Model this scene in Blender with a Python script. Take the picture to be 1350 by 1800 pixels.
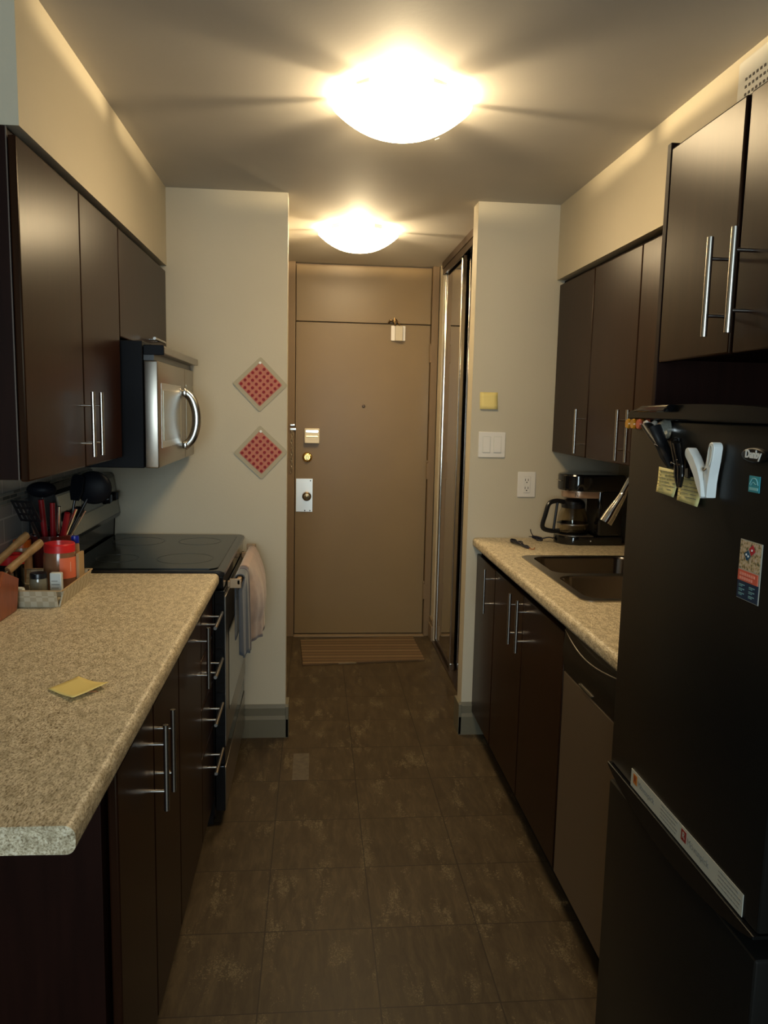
import bpy, bmesh, math, random
from mathutils import Vector, Matrix
random.seed(7)
R = math.radians
for o in list(bpy.data.objects):
    bpy.data.objects.remove(o, do_unlink=True)
scene = bpy.context.scene
COL = scene.collection

# ------------------------------------------------------------------ camera
CAM_H, YAW, PITCH, ROLL, FPX = 1.485, 5.168, 7.514, 1.224, 1385.1
cam_data = bpy.data.cameras.new('camera')
cam = bpy.data.objects.new('camera', cam_data)
COL.objects.link(cam)
cam_data.sensor_fit = 'VERTICAL'
cam_data.sensor_height = 24.0
cam_data.lens = 24.0 * FPX / 1800.0
cam_data.clip_start = 0.02
cam.matrix_world = (Matrix.Translation((0, 0, CAM_H)) @ Matrix.Rotation(R(-YAW), 4, 'Z')
                    @ Matrix.Rotation(R(90 - PITCH), 4, 'X') @ Matrix.Rotation(R(ROLL), 4, 'Z'))
scene.camera = cam

# ------------------------------------------------------------------ world, exposure
world = bpy.data.worlds.new('evening_daylight')
scene.world = world
world.use_nodes = True
wb = world.node_tree.nodes['Background']
wb.inputs[0].default_value = (0.55, 0.80, 1.0, 1)
wb.inputs[1].default_value = 0.25
scene.view_settings.view_transform = 'Standard'
scene.view_settings.look = 'None'
scene.view_settings.gamma = 1
scene.view_settings.use_curve_mapping = False
scene.view_settings.exposure = 0.0

# daylight through the living room window behind the camera
sky = bpy.data.lights.new('window_daylight', 'AREA')
sky.shape = 'RECTANGLE'; sky.size = 1.7; sky.size_y = 1.2; sky.energy = 76.0; sky.color = (0.76, 0.93, 1.0)
sky_o = bpy.data.objects.new('window_daylight', sky); COL.objects.link(sky_o)
sky_o.location = (-0.25, -2.62, 1.45); sky_o.rotation_euler = (R(90), 0, R(0))
# lamp figures (used by the ceiling lamp builder)
BOWL_STRENGTH = 36.0
BULB_POWER = 24.0
LAMP_COL = (1.0, 0.77, 0.45)

# ------------------------------------------------------------------ measures of the room
C = 2.363            # ceiling
YB = 3.44            # piers
YD = 5.046           # entrance door
XL, XR = -0.95, 1.37 # kitchen side walls

# ------------------------------------------------------------------ materials
MATS = {}
def mat(name, col, rough=0.5, metal=0.0, tint=(1, 1, 1), spec=0.5, coat=0.0, coat_rough=0.1, emit=None, estr=0.0,
        trans=0.0, ior=1.45, bump=0.0, bscale=200.0, sheen=0.0, aniso=0.0, var=0.0, vscale=6.0, vstretch=(1, 1, 1)):
    m = bpy.data.materials.new(name)
    m.use_nodes = True
    nt = m.node_tree
    b = nt.nodes['Principled BSDF']
    b.inputs['Base Color'].default_value = (*col, 1)
    b.inputs['Roughness'].default_value = rough
    b.inputs['Metallic'].default_value = metal
    b.inputs['Specular IOR Level'].default_value = spec
    b.inputs['Specular Tint'].default_value = (*tint, 1)
    b.inputs['Coat Weight'].default_value = coat
    b.inputs['Coat Roughness'].default_value = coat_rough
    b.inputs['Transmission Weight'].default_value = trans
    b.inputs['IOR'].default_value = ior
    b.inputs['Sheen Weight'].default_value = sheen
    b.inputs['Anisotropic'].default_value = aniso
    if emit:
        b.inputs['Emission Color'].default_value = (*emit, 1)
        b.inputs['Emission Strength'].default_value = estr
    if bump or var:
        tc = nt.nodes.new('ShaderNodeNewGeometry')
        mp = nt.nodes.new('ShaderNodeMapping')
        nt.links.new(tc.outputs['Position'], mp.inputs['Vector'])
        mp.inputs['Scale'].default_value = vstretch
    if bump:
        n = nt.nodes.new('ShaderNodeTexNoise'); n.inputs['Scale'].default_value = bscale
        n.inputs['Detail'].default_value = 3
        bp = nt.nodes.new('ShaderNodeBump'); bp.inputs['Strength'].default_value = bump
        bp.inputs['Distance'].default_value = 0.002
        nt.links.new(mp.outputs[0], n.inputs['Vector'])
        nt.links.new(n.outputs['Fac'], bp.inputs['Height'])
        nt.links.new(bp.outputs[0], b.inputs['Normal'])
    if var:
        n2 = nt.nodes.new('ShaderNodeTexNoise'); n2.inputs['Scale'].default_value = vscale
        n2.inputs['Detail'].default_value = 5
        nt.links.new(mp.outputs[0], n2.inputs['Vector'])
        cr = nt.nodes.new('ShaderNodeValToRGB')
        cr.color_ramp.elements[0].position = 0.3; cr.color_ramp.elements[1].position = 0.7
        cr.color_ramp.elements[0].color = (*[c * (1 - var) for c in col], 1)
        cr.color_ramp.elements[1].color = (*[min(1, c * (1 + var)) for c in col], 1)
        nt.links.new(n2.outputs['Fac'], cr.inputs[0])
        nt.links.new(cr.outputs[0], b.inputs['Base Color'])
    MATS[name] = m
    return m

mat('wall_paint', (0.555, 0.495, 0.375), 0.6, spec=0.35, bump=0.15, bscale=120, var=0.02, vscale=3)
mat('ceiling_paint', (0.52, 0.49, 0.445), 0.7, bump=0.10, bscale=70, var=0.03, vscale=4)
mat('espresso', (0.018, 0.0062, 0.0029), 0.30, spec=0.15, tint=(1, .80, .55), coat=0.0, coat_rough=0.3, var=0.22, vscale=9, vstretch=(6, 6, .5), bump=0.015, bscale=60)
mat('espresso_side', (0.013, 0.004, 0.0025), 0.5, spec=0.10, var=0.2, vscale=9, vstretch=(6, 6, .5))
mat('cab_dark', (0.010, 0.006, 0.005), 0.6, spec=0.3)
mat('edge_band', (0.10, 0.075, 0.06), 0.4)
mat('brushed_steel', (0.62, 0.58, 0.53), 0.27, metal=1.0)
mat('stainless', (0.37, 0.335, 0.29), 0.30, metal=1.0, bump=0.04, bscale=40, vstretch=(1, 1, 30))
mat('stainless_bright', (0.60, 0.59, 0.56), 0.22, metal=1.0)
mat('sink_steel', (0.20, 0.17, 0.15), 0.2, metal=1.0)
mat('chrome', (0.80, 0.79, 0.77), 0.07, metal=1.0)
mat('dishwasher_steel', (0.25, 0.195, 0.14), 0.34, metal=0.75)
mat('mirror', (0.80, 0.80, 0.76), 0.02, metal=1.0)
mat('stile_metal', (0.62, 0.58, 0.53), 0.16, metal=1.0)
mat('bronze_track', (0.10, 0.07, 0.05), 0.35, metal=0.8)
mat('lock_steel', (0.85, 0.82, 0.76), 0.38, metal=1.0)
mat('brass', (0.72, 0.52, 0.20), 0.2, metal=1.0)
mat('aged_bronze', (0.22, 0.15, 0.08), 0.25, metal=1.0)
mat('black_gloss', (0.006, 0.006, 0.007), 0.10, spec=0.5, coat=0.4, coat_rough=0.05)
mat('black_plastic', (0.010, 0.010, 0.012), 0.28)
mat('trim_black', (0.006, 0.006, 0.006), 0.22, spec=0.22)
mat('badge_black', (0.004, 0.004, 0.004), 0.35, spec=0.2)
mat('burner_mark', (0.03, 0.032, 0.03), 0.3)
mat('black_satin', (0.005, 0.006, 0.009), 0.45, spec=0.10)
mat('black_enamel', (0.007, 0.007, 0.008), 0.15, spec=0.5)
mat('ceramic_glass', (0.010, 0.012, 0.010), 0.13, spec=0.22, var=0.2, vscale=30)
mat('fridge_skin', (0.009, 0.0086, 0.0078), 0.36, spec=0.36, metal=0.2, bump=0.05, bscale=300)
mat('fridge_body', (0.010, 0.010, 0.010), 0.4)
mat('door_paint', (0.208, 0.143, 0.070), 0.34, spec=0.32, bump=0.06, bscale=25, var=0.03, vscale=3)
mat('frame_paint', (0.185, 0.125, 0.07), 0.40, spec=0.25, bump=0.06, bscale=25)
mat('base_paint', (0.15, 0.132, 0.088), 0.42)
mat('base_brown', (0.22, 0.16, 0.10), 0.45)
mat('white_plastic', (0.78, 0.74, 0.68), 0.35)
mat('pure_white', (0.82, 0.86, 0.86), 0.35)
mat('vent_plastic', (0.66, 0.64, 0.57), 0.5)
mat('bell_cream', (0.50, 0.44, 0.33), 0.5)
mat('cream_plastic', (0.78, 0.70, 0.52), 0.35)
mat('slot_dark', (0.02, 0.018, 0.015), 0.6)
mat('sticky_yellow', (0.82, 0.66, 0.24), 0.6)
mat('sticky_pale', (0.80, 0.74, 0.34), 0.6, var=0.1, vscale=60)
mat('ink', (0.05, 0.05, 0.05), 0.6)
mat('ink_grey', (0.22, 0.22, 0.20), 0.6)
mat('trivet_clear', (0.43, 0.37, 0.25), 0.4, spec=0.15)
mat('trivet_pink', (0.52, 0.19, 0.13), 0.5, spec=0.1)
mat('trivet_red', (0.26, 0.012, 0.010), 0.4, spec=0.15)
mat('grey_towel', (0.085, 0.095, 0.115), 0.9, sheen=0.4, bump=0.5, bscale=500)
mat('purple_towel', (0.06, 0.045, 0.075), 0.9, sheen=0.4, bump=0.5, bscale=500)
mat('pink_towel', (0.37, 0.255, 0.205), 0.9, sheen=0.4, bump=0.6, bscale=400, var=0.12, vscale=40)
mat('handle_tan', (0.40, 0.27, 0.16), 0.35, metal=0.4)
mat('knife_block', (0.24, 0.065, 0.025), 0.35, var=0.2, vscale=20, vstretch=(4, 4, 1))
mat('knife_wood', (0.30, 0.17, 0.07), 0.45, var=0.25, vscale=40)
mat('crock_red', (0.07, 0.012, 0.010), 0.2)
mat('red_plastic', (0.24, 0.008, 0.012), 0.25)
mat('red_lid', (0.62, 0.02, 0.02), 0.3)
mat('orange_lid', (0.55, 0.10, 0.01), 0.35)
mat('blue_cap', (0.01, 0.02, 0.28), 0.3)
mat('jar_brown', (0.22, 0.10, 0.05), 0.12, spec=0.7)
mat('jar_tan', (0.34, 0.20, 0.11), 0.2)
mat('label_orange', (0.75, 0.16, 0.07), 0.5)
mat('label_cream', (0.75, 0.60, 0.42), 0.5)
mat('label_white', (0.66, 0.68, 0.64), 0.5)
mat('spice_glass', (0.18, 0.16, 0.11), 0.08, spec=0.8)
mat('cardboard', (0.42, 0.28, 0.14), 0.8)
mat('amber', (0.80, 0.38, 0.02), 0.1, trans=0.35)
mat('salmon', (0.60, 0.13, 0.06), 0.3)
mat('clear_acrylic', (0.30, 0.31, 0.27), 0.06, trans=0.6)
mat('energy_blue', (0.035, 0.33, 0.42), 0.4)
mat('energy_light', (0.25, 0.60, 0.66), 0.4)
mat('flyer_red', (0.50, 0.02, 0.04), 0.35)
mat('flyer_blue', (0.012, 0.08, 0.17), 0.35)
mat('flyer_navy', (0.008, 0.03, 0.075), 0.35)
mat('flyer_teal', (0.16, 0.34, 0.38), 0.4)
mat('flyer_coral', (0.68, 0.13, 0.08), 0.35)
mat('flyer_coral_light', (0.85, 0.33, 0.25), 0.35)
mat('logo_red', (0.24, 0.02, 0.015), 0.4)
mat('logo_orange', (0.45, 0.15, 0.02), 0.4)
mat('magnet_paper', (0.44, 0.44, 0.38), 0.45)
mat('cord_dark', (0.012, 0.012, 0.025), 0.5)
mat('cord_tie', (0.35, 0.14, 0.05), 0.5)
mat('glass_dark', (0.80, 0.74, 0.62), 0.02, trans=1.0, ior=1.45)
mat('coffee', (0.02, 0.008, 0.004), 0.1)
mat('copper_band', (0.50, 0.34, 0.24), 0.3, metal=0.6)
mat('window_mesh', (0.26, 0.25, 0.20), 0.2, metal=0.5)
mat('cord_grey', (0.3, 0.3, 0.3), 0.5)
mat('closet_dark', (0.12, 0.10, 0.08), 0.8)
mat('lamp_pan', (0.75, 0.72, 0.66), 0.4)
mat('lamp_clip', (0.35, 0.33, 0.30), 0.4, metal=0.6)
mat('bowl_glass', (0.85, 0.82, 0.75), 0.3, emit=LAMP_COL, estr=BOWL_STRENGTH)

def pos_nodes(m):
    nt = m.node_tree
    g = nt.nodes.new('ShaderNodeNewGeometry')
    return nt, nt.nodes['Principled BSDF'], g.outputs['Position']

# speckled laminate
def laminate():
    m = mat('laminate', (0.42, 0.33, 0.2), 0.42, spec=0.45)
    nt, b, P = pos_nodes(m)
    n1 = nt.nodes.new('ShaderNodeTexNoise'); n1.inputs['Scale'].default_value = 330; n1.inputs['Detail'].default_value = 4
    n1.inputs['Distortion'].default_value = 0.6
    n2 = nt.nodes.new('ShaderNodeTexNoise'); n2.inputs['Scale'].default_value = 75; n2.inputs['Detail'].default_value = 6
    mp = nt.nodes.new('ShaderNodeMapping'); mp.inputs['Rotation'].default_value = (0, 0, R(35)); mp.inputs['Scale'].default_value = (1, 0.45, 1)
    nt.links.new(P, mp.inputs[0]); nt.links.new(mp.outputs[0], n1.inputs['Vector']); nt.links.new(mp.outputs[0], n2.inputs['Vector'])
    c1 = nt.nodes.new('ShaderNodeValToRGB')
    e = c1.color_ramp.elements
    e[0].position = 0.34; e[0].color = (0.27, 0.205, 0.125, 1)
    e[1].position = 0.50; e[1].color = (0.63, 0.53, 0.36, 1)
    x = e.new(0.68); x.color = (0.78, 0.70, 0.54, 1)
    nt.links.new(n1.outputs['Fac'], c1.inputs[0])
    c2 = nt.nodes.new('ShaderNodeValToRGB')
    c2.color_ramp.elements[0].position = 0.38; c2.color_ramp.elements[0].color = (0.70, 0.68, 0.64, 1)
    c2.color_ramp.elements[1].position = 0.58; c2.color_ramp.elements[1].color = (1, 1, 1, 1)
    nt.links.new(n2.outputs['Fac'], c2.inputs[0])
    mx = nt.nodes.new('ShaderNodeMixRGB'); mx.blend_type = 'MULTIPLY'; mx.inputs[0].default_value = 1
    nt.links.new(c1.outputs[0], mx.inputs[1]); nt.links.new(c2.outputs[0], mx.inputs[2])
    nt.links.new(mx.outputs[0], b.inputs['Base Color'])
laminate()

# vinyl floor tiles, 305 mm, streaked
def floor_tile():
    m = mat('floor_tile', (0.12, 0.085, 0.05), 0.42, spec=0.22)
    nt, b, P = pos_nodes(m)
    T = 0.305
    sep = nt.nodes.new('ShaderNodeSeparateXYZ'); nt.links.new(P, sep.inputs[0])
    def M(op, a, c=None):
        n = nt.nodes.new('ShaderNodeMath'); n.operation = op
        for i, v in enumerate((a, c)):
            if v is None: continue
            if isinstance(v, (int, float)): n.inputs[i].default_value = v
            else: nt.links.new(v, n.inputs[i])
        return n.outputs[0]
    def seam(axis, off):
        u = M('DIVIDE', M('SUBTRACT', sep.outputs[axis], off), T)
        f = M('FRACT', u)
        d = M('MINIMUM', f, M('SUBTRACT', 1.0, f))
        return M('LESS_THAN', d, 0.006), M('FLOOR', u)
    sx, ix = seam(0, 0.179); sy, iy = seam(1, 1.78)
    s = M('MAXIMUM', sx, sy)
    cid = M('FRACT', M('MULTIPLY', M('SINE', M('ADD', M('MULTIPLY', ix, 12.9), M('MULTIPLY', iy, 78.2))), 437.5))
    # streak noise, per tile shifted
    cmb = nt.nodes.new('ShaderNodeCombineXYZ')
    nt.links.new(M('ADD', sep.outputs[0], M('MULTIPLY', cid, 7.0)), cmb.inputs[0])
    nt.links.new(M('MULTIPLY', sep.outputs[1], 0.22), cmb.inputs[1])
    nt.links.new(M('MULTIPLY', cid, 3.0), cmb.inputs[2])
    n1 = nt.nodes.new('ShaderNodeTexNoise'); n1.inputs['Scale'].default_value = 34; n1.inputs['Detail'].default_value = 7
    n1.inputs['Roughness'].default_value = 0.68; n1.inputs['Distortion'].default_value = 0.5
    nt.links.new(cmb.outputs[0], n1.inputs['Vector'])
    n2 = nt.nodes.new('ShaderNodeTexNoise'); n2.inputs['Scale'].default_value = 150; n2.inputs['Detail'].default_value = 3
    n2.inputs['Distortion'].default_value = 1.5
    nt.links.new(P, n2.inputs['Vector'])
    cmb2 = nt.nodes.new('ShaderNodeMapping'); cmb2.inputs['Scale'].default_value = (1, .45, 1); nt.links.new(P, cmb2.inputs[0])
    n3 = nt.nodes.new('ShaderNodeTexNoise'); n3.inputs['Scale'].default_value = 13
    n3.inputs['Detail'].default_value = 2
    nt.links.new(cmb2.outputs[0], n3.inputs['Vector'])
    base = nt.nodes.new('ShaderNodeValToRGB')
    e = base.color_ramp.elements
    e[0].position = 0.33; e[0].color = (0.043, 0.0285, 0.0150, 1)
    e[1].position = 0.72; e[1].color = (0.088, 0.062, 0.033, 1)
    x = e.new(0.5); x.color = (0.058, 0.040, 0.0215, 1)
    nt.links.new(n1.outputs['Fac'], base.inputs[0])
    fl = M('MULTIPLY', M('GREATER_THAN', M('MULTIPLY', n2.outputs['Fac'], n3.outputs['Fac']), 0.345), M('GREATER_THAN', n1.outputs['Fac'], 0.47))
    mx = nt.nodes.new('ShaderNodeMixRGB'); mx.inputs[2].default_value = (0.19, 0.15, 0.085, 1)
    nt.links.new(M('MULTIPLY', fl, 0.55), mx.inputs[0]); nt.links.new(base.outputs[0], mx.inputs[1])
    tv = nt.nodes.new('ShaderNodeMixRGB'); tv.blend_type = 'MULTIPLY'; tv.inputs[0].default_value = 1
    g = M('ADD', 0.94, M('MULTIPLY', cid, 0.12))
    cg = nt.nodes.new('ShaderNodeCombineXYZ')
    for i in range(3): nt.links.new(g, cg.inputs[i])
    nt.links.new(mx.outputs[0], tv.inputs[1]); nt.links.new(cg.outputs[0], tv.inputs[2])
    sm = nt.nodes.new('ShaderNodeMixRGB'); sm.inputs[2].default_value = (0.020, 0.014, 0.009, 1)
    nt.links.new(M('MULTIPLY', s, 0.8), sm.inputs[0]); nt.links.new(tv.outputs[0], sm.inputs[1])
    nt.links.new(sm.outputs[0], b.inputs['Base Color'])
    rr = M('ADD', 0.33, M('MULTIPLY', n1.outputs['Fac'], 0.22))
    nt.links.new(rr, b.inputs['Roughness'])
floor_tile()

def tile_wall():
    m = mat('backsplash_tile', (0.45, 0.46, 0.45), 0.25, spec=0.6)
    nt, b, P = pos_nodes(m)
    sep = nt.nodes.new('ShaderNodeSeparateXYZ'); nt.links.new(P, sep.inputs[0])
    cmb = nt.nodes.new('ShaderNodeCombineXYZ')
    nt.links.new(sep.outputs[1], cmb.inputs[0]); nt.links.new(sep.outputs[2], cmb.inputs[1])
    br = nt.nodes.new('ShaderNodeTexBrick')
    br.inputs['Scale'].default_value = 1; br.inputs['Brick Width'].default_value = 0.15
    br.inputs['Row Height'].default_value = 0.075; br.inputs['Mortar Size'].default_value = 0.003
    br.inputs['Color1'].default_value = (0.36, 0.37, 0.37, 1); br.inputs['Color2'].default_value = (0.31, 0.32, 0.32, 1)
    br.inputs['Mortar'].default_value = (0.50, 0.50, 0.50, 1)
    nt.links.new(cmb.outputs[0], br.inputs['Vector'])
    nt.links.new(br.outputs[0], b.inputs['Base Color'])
tile_wall()

def accent():
    m = mat('accent_mosaic', (0.1, 0.1, 0.1), 0.15, spec=0.7)
    nt, b, P = pos_nodes(m)
    sep = nt.nodes.new('ShaderNodeSeparateXYZ'); nt.links.new(P, sep.inputs[0])
    cmb = nt.nodes.new('ShaderNodeCombineXYZ')
    nt.links.new(sep.outputs[1], cmb.inputs[0]); nt.links.new(sep.outputs[2], cmb.inputs[1])
    br = nt.nodes.new('ShaderNodeTexBrick')
    br.inputs['Brick Width'].default_value = 0.06; br.inputs['Row Height'].default_value = 0.0127
    br.inputs['Scale'].default_value = 1; br.inputs['Mortar Size'].default_value = 0.0015; br.inputs['Bias'].default_value = 0
    br.inputs['Color1'].default_value = (0.01, 0.01, 0.01, 1); br.inputs['Color2'].default_value = (0.30, 0.34, 0.33, 1)
    br.inputs['Mortar'].default_value = (0.35, 0.34, 0.30, 1)
    nt.links.new(cmb.outputs[0], br.inputs['Vector']); nt.links.new(br.outputs[0], b.inputs['Base Color'])
accent()

def basket_mat():
    m = mat('woven_basket', (0.5, 0.42, 0.28), 0.6)
    nt, b, P = pos_nodes(m)
    ck = nt.nodes.new('ShaderNodeTexChecker'); ck.inputs['Scale'].default_value = 62
    ck.inputs['Color1'].default_value = (0.50, 0.44, 0.32, 1); ck.inputs['Color2'].default_value = (0.40, 0.335, 0.225, 1)
    nt.links.new(P, ck.inputs['Vector']); nt.links.new(ck.outputs['Color'], b.inputs['Base Color'])
basket_mat()

def pizza_mat():
    m = mat('pizza_photo', (0.5, 0.4, 0.25), 0.4)
    nt, b, P = pos_nodes(m)
    v = nt.nodes.new('ShaderNodeTexNoise'); v.inputs['Scale'].default_value = 190; v.inputs['Detail'].default_value = 2
    cr = nt.nodes.new('ShaderNodeValToRGB'); e = cr.color_ramp.elements
    e[0].position = 0.36; e[0].color = (0.10, 0.13, 0.08, 1)
    e[1].position = 0.62; e[1].color = (0.62, 0.55, 0.45, 1)
    for p_, c_ in ((0.44, (0.42, 0.26, 0.12, 1)), (0.5, (0.55, 0.50, 0.30, 1)), (0.56, (0.60, 0.40, 0.28, 1))):
        x = e.new(p_); x.color = c_
    nt.links.new(P, v.inputs['Vector']); nt.links.new(v.outputs['Fac'], cr.inputs[0]); nt.links.new(cr.outputs[0], b.inputs['Base Color'])
pizza_mat()

def doormat_mat():
    m = mat('doormat_coir', (0.2, 0.13, 0.06), 0.9)
    nt, b, P = pos_nodes(m)
    sep = nt.nodes.new('ShaderNodeSeparateXYZ'); nt.links.new(P, sep.inputs[0])
    mu = nt.nodes.new('ShaderNodeMath'); mu.operation = 'MULTIPLY'; mu.inputs[1].default_value = 9.0
    nt.links.new(sep.outputs[1], mu.inputs[0])
    fr = nt.nodes.new('ShaderNodeMath'); fr.operation = 'FRACT'; nt.links.new(mu.outputs[0], fr.inputs[0])
    cr = nt.nodes.new('ShaderNodeValToRGB'); cr.color_ramp.interpolation = 'CONSTANT'
    e = cr.color_ramp.elements
    e[0].position = 0; e[0].color = (0.1054, 0.062, 0.0279, 1)
    e[1].position = 0.35; e[1].color = (0.1457, 0.0868, 0.0384, 1)
    a = e.new(0.55); a.color = (0.0744, 0.0434, 0.0186, 1)
    a = e.new(0.66); a.color = (0.1271, 0.0744, 0.0322, 1)
    a = e.new(0.90); a.color = (0.2232, 0.155, 0.0806, 1)
    nt.links.new(fr.outputs[0], cr.inputs[0]); nt.links.new(cr.outputs[0], b.inputs['Base Color'])
    n = nt.nodes.new('ShaderNodeTexNoise'); n.inputs['Scale'].default_value = 400
    bp = nt.nodes.new('ShaderNodeBump'); bp.inputs['Strength'].default_value = 0.8; bp.inputs['Distance'].default_value = 0.004
    nt.links.new(P, n.inputs['Vector']); nt.links.new(n.outputs['Fac'], bp.inputs['Height']); nt.links.new(bp.outputs[0], b.inputs['Normal'])
doormat_mat()

mat('tape_film', (0.085, 0.066, 0.045), 0.4, var=0.25, vscale=45)

# ------------------------------------------------------------------ mesh builder
class MB:
    def __init__(s): s.bm = bmesh.new()
    def _bev(s, geom, w, seg=2):
        edges = list({e for v in geom for e in v.link_edges})
        bmesh.ops.bevel(s.bm, geom=edges, offset=w, segments=seg, profile=0.5, affect='EDGES')
    def box(s, x0, x1, y0, y1, z0, z1, bev=0.0, seg=2, M=None):
        x0, x1 = min(x0, x1), max(x0, x1); y0, y1 = min(y0, y1), max(y0, y1); z0, z1 = min(z0, z1), max(z0, z1)
        r = bmesh.ops.create_cube(s.bm, size=1.0)
        vs = r['verts']
        for v in vs:
            v.co = Vector(((x0 + x1) / 2 + v.co.x * (x1 - x0), (y0 + y1) / 2 + v.co.y * (y1 - y0), (z0 + z1) / 2 + v.co.z * (z1 - z0)))
            if M: v.co = M @ v.co
        if bev: s._bev(vs, bev, seg)
        return s
    def cyl(s, p0, p1, r, r2=None, seg=20, caps=True):
        p0, p1 = Vector(p0), Vector(p1); d = p1 - p0
        q = d.to_track_quat('Z', 'Y').to_matrix().to_4x4()
        bmesh.ops.create_cone(s.bm, cap_ends=caps, segments=seg, radius1=r, radius2=r if r2 is None else r2, depth=d.length,
                              matrix=Matrix.Translation((p0 + p1) / 2) @ q)
        return s
    def ball(s, c, r, sc=(1, 1, 1), seg=20):
        bmesh.ops.create_uvsphere(s.bm, u_segments=seg, v_segments=seg // 2, radius=r,
                                  matrix=Matrix.Translation(c) @ Matrix.Diagonal((*sc, 1)))
        return s
    def tube(s, pts, r, seg=10, closed=False, flat=1.0, sub=6):
        P = [Vector(p) for p in pts]
        rs = r if isinstance(r, (list, tuple)) else [r] * len(P)
        # catmull-rom
        Q, RR = [], []
        n = len(P)
        for i in range(n - 1 if not closed else n):
            a, b_, c, d = P[(i - 1) % n if closed else max(i - 1, 0)], P[i], P[(i + 1) % n], P[(i + 2) % n if closed else min(i + 2, n - 1)]
            for k in range(sub):
                t = k / sub
                Q.append(0.5 * ((2 * b_) + (-a + c) * t + (2 * a - 5 * b_ + 4 * c - d) * t * t + (-a + 3 * b_ - 3 * c + d) * t ** 3))
                RR.append(rs[i] * (1 - t) + rs[(i + 1) % n] * t)
        if not closed: Q.append(P[-1]); RR.append(rs[-1])
        rings = []; up = None
        for i, p in enumerate(Q):
            t = (Q[(i + 1) % len(Q)] - Q[i - 1]) if closed else (Q[min(i + 1, len(Q) - 1)] - Q[max(i - 1, 0)])
            if t.length < 1e-9: t = Vector((0, 0, 1))
            t.normalize()
            if up is None:
                up = Vector((0, 0, 1)) if abs(t.z) < 0.9 else Vector((1, 0, 0))
            up = (up - t * up.dot(t)); up.normalize()
            sd = t.cross(up)
            rings.append([s.bm.verts.new(p + (math.cos(2 * math.pi * k / seg) * sd + math.sin(2 * math.pi * k / seg) * up * flat) * RR[i]) for k in range(seg)])
        m = len(rings)
        for i in range(m if closed else m - 1):
            a, b_ = rings[i], rings[(i + 1) % m]
            for k in range(seg):
                s.bm.faces.new((a[k], a[(k + 1) % seg], b_[(k + 1) % seg], b_[k]))
        if not closed:
            s.bm.faces.new(rings[0][::-1]); s.bm.faces.new(rings[-1])
        return s
    def lathe(s, c, prof, seg=40, axis='Z', sx=1, sy=1):
        rings = []
        for r, h in prof:
            ring = []
            for k in range(seg):
                a = 2 * math.pi * k / seg
                u, v = r * math.cos(a) * sx, r * math.sin(a) * sy
                co = {'Z': (u, v, h), 'X': (h, u, v), 'Y': (u, h, v)}[axis]
                ring.append(s.bm.verts.new(Vector(c) + Vector(co)))
            rings.append(ring)
        for a, b_ in zip(rings, rings[1:]):
            for k in range(seg):
                s.bm.faces.new((a[k], a[(k + 1) % seg], b_[(k + 1) % seg], b_[k]))
        if prof[0][0] > 1e-6: s.bm.faces.new(rings[0][::-1])
        if prof[-1][0] > 1e-6: s.bm.faces.new(rings[-1])
        return s
    def prism(s, poly, axis, a0, a1, bev=0.0, seg=2, M=None):
        """poly 2D; axis X: (y,z), Y: (x,z), Z: (x,y)"""
        def co(u, v, a):
            p = Vector({'X': (a, u, v), 'Y': (u, a, v), 'Z': (u, v, a)}[axis])
            return M @ p if M else p
        A = [s.bm.verts.new(co(u, v, a0)) for u, v in poly]
        B = [s.bm.verts.new(co(u, v, a1)) for u, v in poly]
        n = len(poly)
        f = [s.bm.faces.new(A), s.bm.faces.new(B[::-1])]
        for k in range(n):
            f.append(s.bm.faces.new((A[k], B[k], B[(k + 1) % n], A[(k + 1) % n])))
        if bev:
            ed = list(set(f[0].edges) | set(f[1].edges))
            bmesh.ops.bevel(s.bm, geom=ed, offset=bev, segments=seg, profile=0.5, affect='EDGES')
        return s
    def obj(s, name, material, parent=None, angle=20, origin=None, smooth=True):
        bmesh.ops.recalc_face_normals(s.bm, faces=s.bm.faces[:])
        me = bpy.data.meshes.new(name)
        if parent is not None:
            off = root_loc(parent)
        else:
            if origin is None:
                xs = [v.co for v in s.bm.verts]
                origin = Vector(((min(v.x for v in xs) + max(v.x for v in xs)) / 2, (min(v.y for v in xs) + max(v.y for v in xs)) / 2, min(v.z for v in xs)))
            off = Vector(origin)
        for v in s.bm.verts: v.co -= off
        s.bm.to_mesh(me); s.bm.free()
        if smooth:
            me.shade_smooth(); me.set_sharp_from_angle(angle=R(angle))
        me.materials.append(MATS[material])
        o = bpy.data.objects.new(name, me); COL.objects.link(o)
        if parent is not None: o.parent = parent
        else: o.location = off
        return o

def root_loc(o):
    v = Vector(o.location)
    while o.parent: o = o.parent; v = v + Vector(o.location)
    return v

def tag(o, label=None, cat=None, group=None, kind=None):
    if label: o['label'] = label
    if cat: o['category'] = cat
    if group: o['group'] = group
    if kind: o['kind'] = kind
    return o
def thing(name, loc, label, cat, group=None):
    o = bpy.data.objects.new(name, None); COL.objects.link(o); o.location = loc
    o.empty_display_size = 0.05
    return tag(o, label, cat, group)
def struct(o): o['kind'] = 'structure'; return o
def copy_tree(o, parent=None):
    c = o.copy(); COL.objects.link(c)
    if parent is not None: c.parent = parent
    for ch in [x for x in list(bpy.data.objects) if x.parent is o]:
        copy_tree(ch, c)
    return c

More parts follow.
